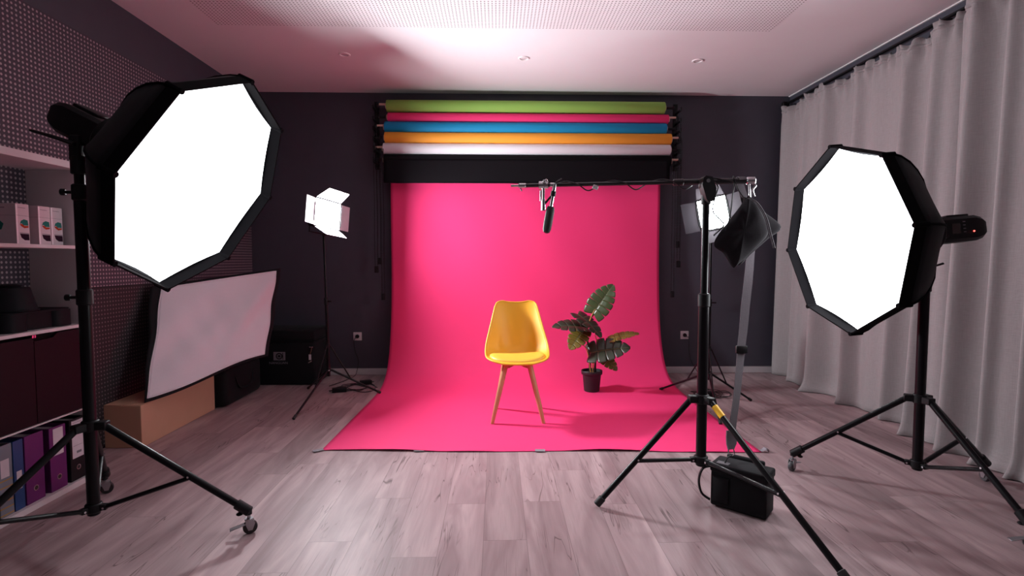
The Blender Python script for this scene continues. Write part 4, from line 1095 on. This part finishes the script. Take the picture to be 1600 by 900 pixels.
MB(TR).lathe([(.108, 0), (.110, .004), (.100, .035), (.088, .085), (.083, .108), (.079, .111), (.001, .113)], 40).build('bowl', M_dull, t)
MB(TR).lathe([(.111, -.0), (.113, .003), (.113, .009), (.109, .011)], 40).build('rim', M_dull, t)
MB(TR).lathe([(.05, .110), (.055, .120), (.03, .126), (.001, .127)], 24).build('mount_collar', M_dull, t)
# ring binders in the bottom compartment
def binder(y0, y1, h, mat, lab, label=None, ring=True, x1=-2.140):
    z0 = .0285; x0 = x1 - .236
    t = thing('ring_binder', ((x0 + x1) / 2, (y0 + y1) / 2, z0), lab, 'binder', 'ring binders on the bottom shelf')
    MB().box((x0, y0, z0), (x1 - .004, y0 + .003, z0 + h)).box((x0, y1 - .003, z0), (x1 - .004, y1, z0 + h)).box((x1 - .005, y0, z0), (x1, y1, z0 + h), .0015, 1).build('cover', mat, t)
    MB().box((x0 + .03, y0 + .006, z0 + .004), (x1 - .03, y1 - .012, z0 + h - .015)).build('paper_stack', M_label, t)
    yc = (y0 + y1) / 2
    if label:
        a, b, c_, d_ = label
        MB().box((x1 - .0004, y0 + (y1 - y0) * a, z0 + h * b), (x1 + .0008, y0 + (y1 - y0) * c_, z0 + h * d_)).build('spine_label', M_label, t)
    if ring:
        zr = z0 + h * .20
        MB().lathe([(.0095, -.001), (.0095, .0015), (.0135, .0015), (.0138, -.001)], 20, frame((x1, yc, zr), (1, 0, 0))).build('finger_ring', M_chrome, t)
        MB().lathe([(.0003, .0006), (.0095, .0006)], 16, frame((x1, yc, zr), (1, 0, 0))).build('finger_hole', M_wheelb, t)
    return t
binder(2.298, 2.364, .315, M_gstripe, 'grey binder with thin yellow stripes, at the left edge of the photo', (.15, .55, .75, .80), False)
b = binder(2.369, 2.420, .315, M_navy, 'slim blue binder on the bottom shelf', (.25, .30, .75, .56), False)
binder(2.427, 2.527, .318, M_purple, 'plain purple binder without a white label, on the bottom shelf')
bb = binder(2.560, 2.657, .312, M_purple, 'purple binder with a white spine label, on the bottom shelf', (.22, .55, .82, .97))
bb = binder(2.680, 2.776, .316, M_blkmatte, 'black binder with a white spine label, nearest the light stand', (.14, .36, .88, .97))
zt = .0285 + .316
MB().cyl((-2.1405, 2.725, zt - .055), (-2.138, 2.725, zt - .055), .022, n=20).build('printed_emblem', M_dkprint, bb)
for k in range(2):
    MB().box((-2.1395, 2.700, zt - .012 - .01 * k), (-2.1386, 2.757, zt - .010 - .01 * k)).build('printed_line', M_text, bb)
MB().box((-2.1395, 2.700, zt - .14), (-2.1386, 2.757, zt - .1385)).build('printed_line', M_text, bb)
MB().box((-2.1395, 2.720, zt - .18), (-2.1386, 2.750, zt - .168)).build('printed_line', M_text, bb)
# small wooden peg with a clip on the perforated board
t = thing('wall_hook', (XL + .012, 3.22, 1.95), 'small brown wooden hook on the dotted board behind the left flash', 'hook')
MB().box((XL + .012, 3.20, 1.945), (XL + .03, 3.235, 2.03), .003, 1).build('back_strip', M_brown, t)
MB().cyl((XL + .03, 3.22, 1.972), (XL + .09, 3.25, 1.972), .006, n=10).build('peg', M_brown, t)
MB().box((XL + .08, 3.235, 1.960), (XL + .115, 3.265, 1.988), .004, 2).build('clip', M_text, t)

# ------------------------------------------------------------------ left corner: cardboard box, reflector, bags
t = thing('cardboard_box', (-2.28, 3.68, 0), 'long brown cardboard box on the floor under the white reflector panel', 'box')
MB().box((-2.388, 3.25, .001), (-2.165, 4.09, .262), .003, 1).build('carton', M_card, t)
MB().box((-2.388, 3.252, .2625), (-2.278, 4.088, .266), .001, 1).build('flap', M_card, t)
MB().box((-2.275, 3.252, .2625), (-2.167, 4.088, .266), .001, 1).build('flap', M_card, t)
bl, tl, tr_, br = V((-2.165, 3.285, .268)), V((-2.345, 3.66, .965)), V((-1.815, 4.52, 1.075)), V((-1.815, 4.23, .385))
rp_ = thing('reflector_panel', (-2.0, 3.9, .268), 'white cloth reflector panel with a black border, leaning on the cardboard box', 'reflector')
def patch(u, v):
    p = lerp(lerp(bl, br, u), lerp(tl, tr_, u), v)
    nrm = ((br - bl).cross(tl - bl)).normalized()
    if nrm.x < 0: nrm = -nrm
    sag = .035 * sin(pi * u) * (1 - v) ** 1.5 - .03 * sin(pi * u) * v * 0
    w = .024 * sin(u * 5 + v * 4.2) * sin(pi * u) * sin(pi * v) + .004 * sin(u * 31 + v * 13) * sin(pi * v) * sin(pi * u) + .013 * sin((u - v) * 11 + 1) * sin(pi * v) + .034 * math.exp(-((u - .50 - .45 * v) / .09) ** 2) * sin(pi * min(1, v * 1.1))
    e = (tl - bl).normalized() * (.045 * sin(pi * u) ** 1.2 * (u - .42) * 2.0) * (1 - v)
    return p + nrm * (w + sag * .4) - V((0, 0, 1)) * 0 + e
def pin(u, v): return patch(u, v)
def inner(u, v):
    lo_u = .012 + .06 * v; p = patch(lo_u + (.955 - lo_u) * u, .030 + .94 * v); nrm = ((br - bl).cross(tl - bl)).normalized()
    if nrm.x < 0: nrm = -nrm
    return p + nrm * .005
MB().grid(patch, 50, 40).build('backing', M_blkfab, rp_, solid=.005, angle=80)
MB().grid(inner, 50, 40).build('white_cloth', M_refl, rp_, solid=.001, angle=80)
MB().tube([inner(u / 40, 0) for u in range(41)] + [inner(1, v / 30) for v in range(1, 31)] + [inner(1 - u / 40, 1) for u in range(1, 41)] + [inner(0, 1 - v / 30) for v in range(1, 30)], .0035, 6, closed=True).build('hem', M_refl, rp_, angle=80)
# soft black bag leaning by the box
t = thing('soft_bag', (-2.2, 4.45, 0), 'low black soft bag on the floor between the cardboard box and the large black case', 'bag')
MB().box((-2.36, 4.11, .001), (-2.085, 4.73, .30), .05, 4).build('body', M_blkfab, t, angle=60)
MB().tube(smooth([(-2.09, 4.25, .22), (-2.07, 4.30, .12), (-2.07, 4.50, .12), (-2.09, 4.56, .22)], 6), .010, 8, flat=.4).build('handle', M_blkfab, t)
MB().tube(smooth([(-2.11, 4.13, .285), (-2.10, 4.4, .292), (-2.11, 4.71, .285)], 5), .004, 6).build('zip', M_blkmatte, t)
# large black case by the back wall, with its logo
KX0, KX1, KY0, KY1, KZ = -2.18, -1.66, 4.86, 5.24, .505
t = thing('transport_case', ((KX0 + KX1) / 2, (KY0 + KY1) / 2, 0), 'large black fabric transport case with a grey logo, against the back wall', 'case')
MB().box((KX0, KY0, .001), (KX1, KY1, KZ - .10), .018, 3).build('body', M_blkfab, t)
MB().box((KX0 - .004, KY0 - .004, KZ - .10), (KX1 + .004, KY1, KZ), .018, 3).build('lid', M_blkfab, t)
MB().tube(smooth([(KX0, KY0 - .006, KZ - .10), ((KX0 + KX1) / 2, KY0 - .007, KZ - .10), (KX1, KY0 - .006, KZ - .10)], 6), .005, 6).build('zip', M_blkmatte, t)
lx, lz = -1.982, .268
fm = Matrix(((1, 0, 0, lx), (0, 0, -1, KY0 - .0005), (0, 1, 0, lz), (0, 0, 0, 1)))
lo_ = MB(fm).box((-.053, -.037, -.001), (.053, .040, .001)).build('printed_logo', M_text, t)
MB(fm).lathe([(.021, .0012), (.021, .002), (.030, .002), (.030, .0012)], 32, Matrix.Translation((-.002, .001, 0))).box((.028, -.030, .0012), (.034, .033, .002)).build('logo_ring', M_blkfab, lo_)
MB(fm).lathe([(.0004, .002), (.011, .002), (.011, .001)], 24, Matrix.Translation((-.002, .001, 0))).build('logo_centre', M_blkfab, lo_)
sp_ = MB(fm)
for k in range(8):
    a = k * pi / 4
    sp_.box((.012, -.002, .0012), (.020, .002, .0018), M=Matrix.Translation((-.002, .001, 0)) @ Matrix.Rotation(a, 4, 'Z'))
sp_.build('logo_rays', M_blkfab, lo_)
text_mesh('printed_wordmark', 'NANGUAN', .030, Matrix(((1, 0, 0, lx - .010), (0, 0, -1, KY0 - .001), (0, 1, 0, lz - .062), (0, 0, 0, 1))), M_text, t, width=.165)
tg = thing('luggage_tag', (-1.69, KY0 - .012, .38), 'small white luggage tag hanging on the large black case', 'tag')
MB().box((-1.715, KY0 - .012, .235), (-1.693, KY0 - .008, .285), .001, 1).build('card', M_label, tg)
MB().box((-1.723, KY0 - .013, .212), (-1.687, KY0 - .009, .221), .001, 1, M=Matrix.Translation((-1.705, 0, .216)) @ Matrix.Rotation(-.5, 4, 'Y') @ Matrix.Translation((1.705, 0, -.216))).build('clip', M_chrome, tg)
MB().tube(smooth([(-1.704, KY0 - .010, .285), (-1.693, KY0 - .012, .315), (-1.687, KY0 - .012, .345)], 4), .004, 6).build('loop', M_brown, tg)
MB().ball((-1.705, KY0 - .010, .352), .006, 8).ball((-1.681, KY0 - .010, .352), .006, 8).cyl((-1.705, KY0 - .010, .352), (-1.681, KY0 - .010, .352), .0025, n=6).build('stud', M_chrome, tg)
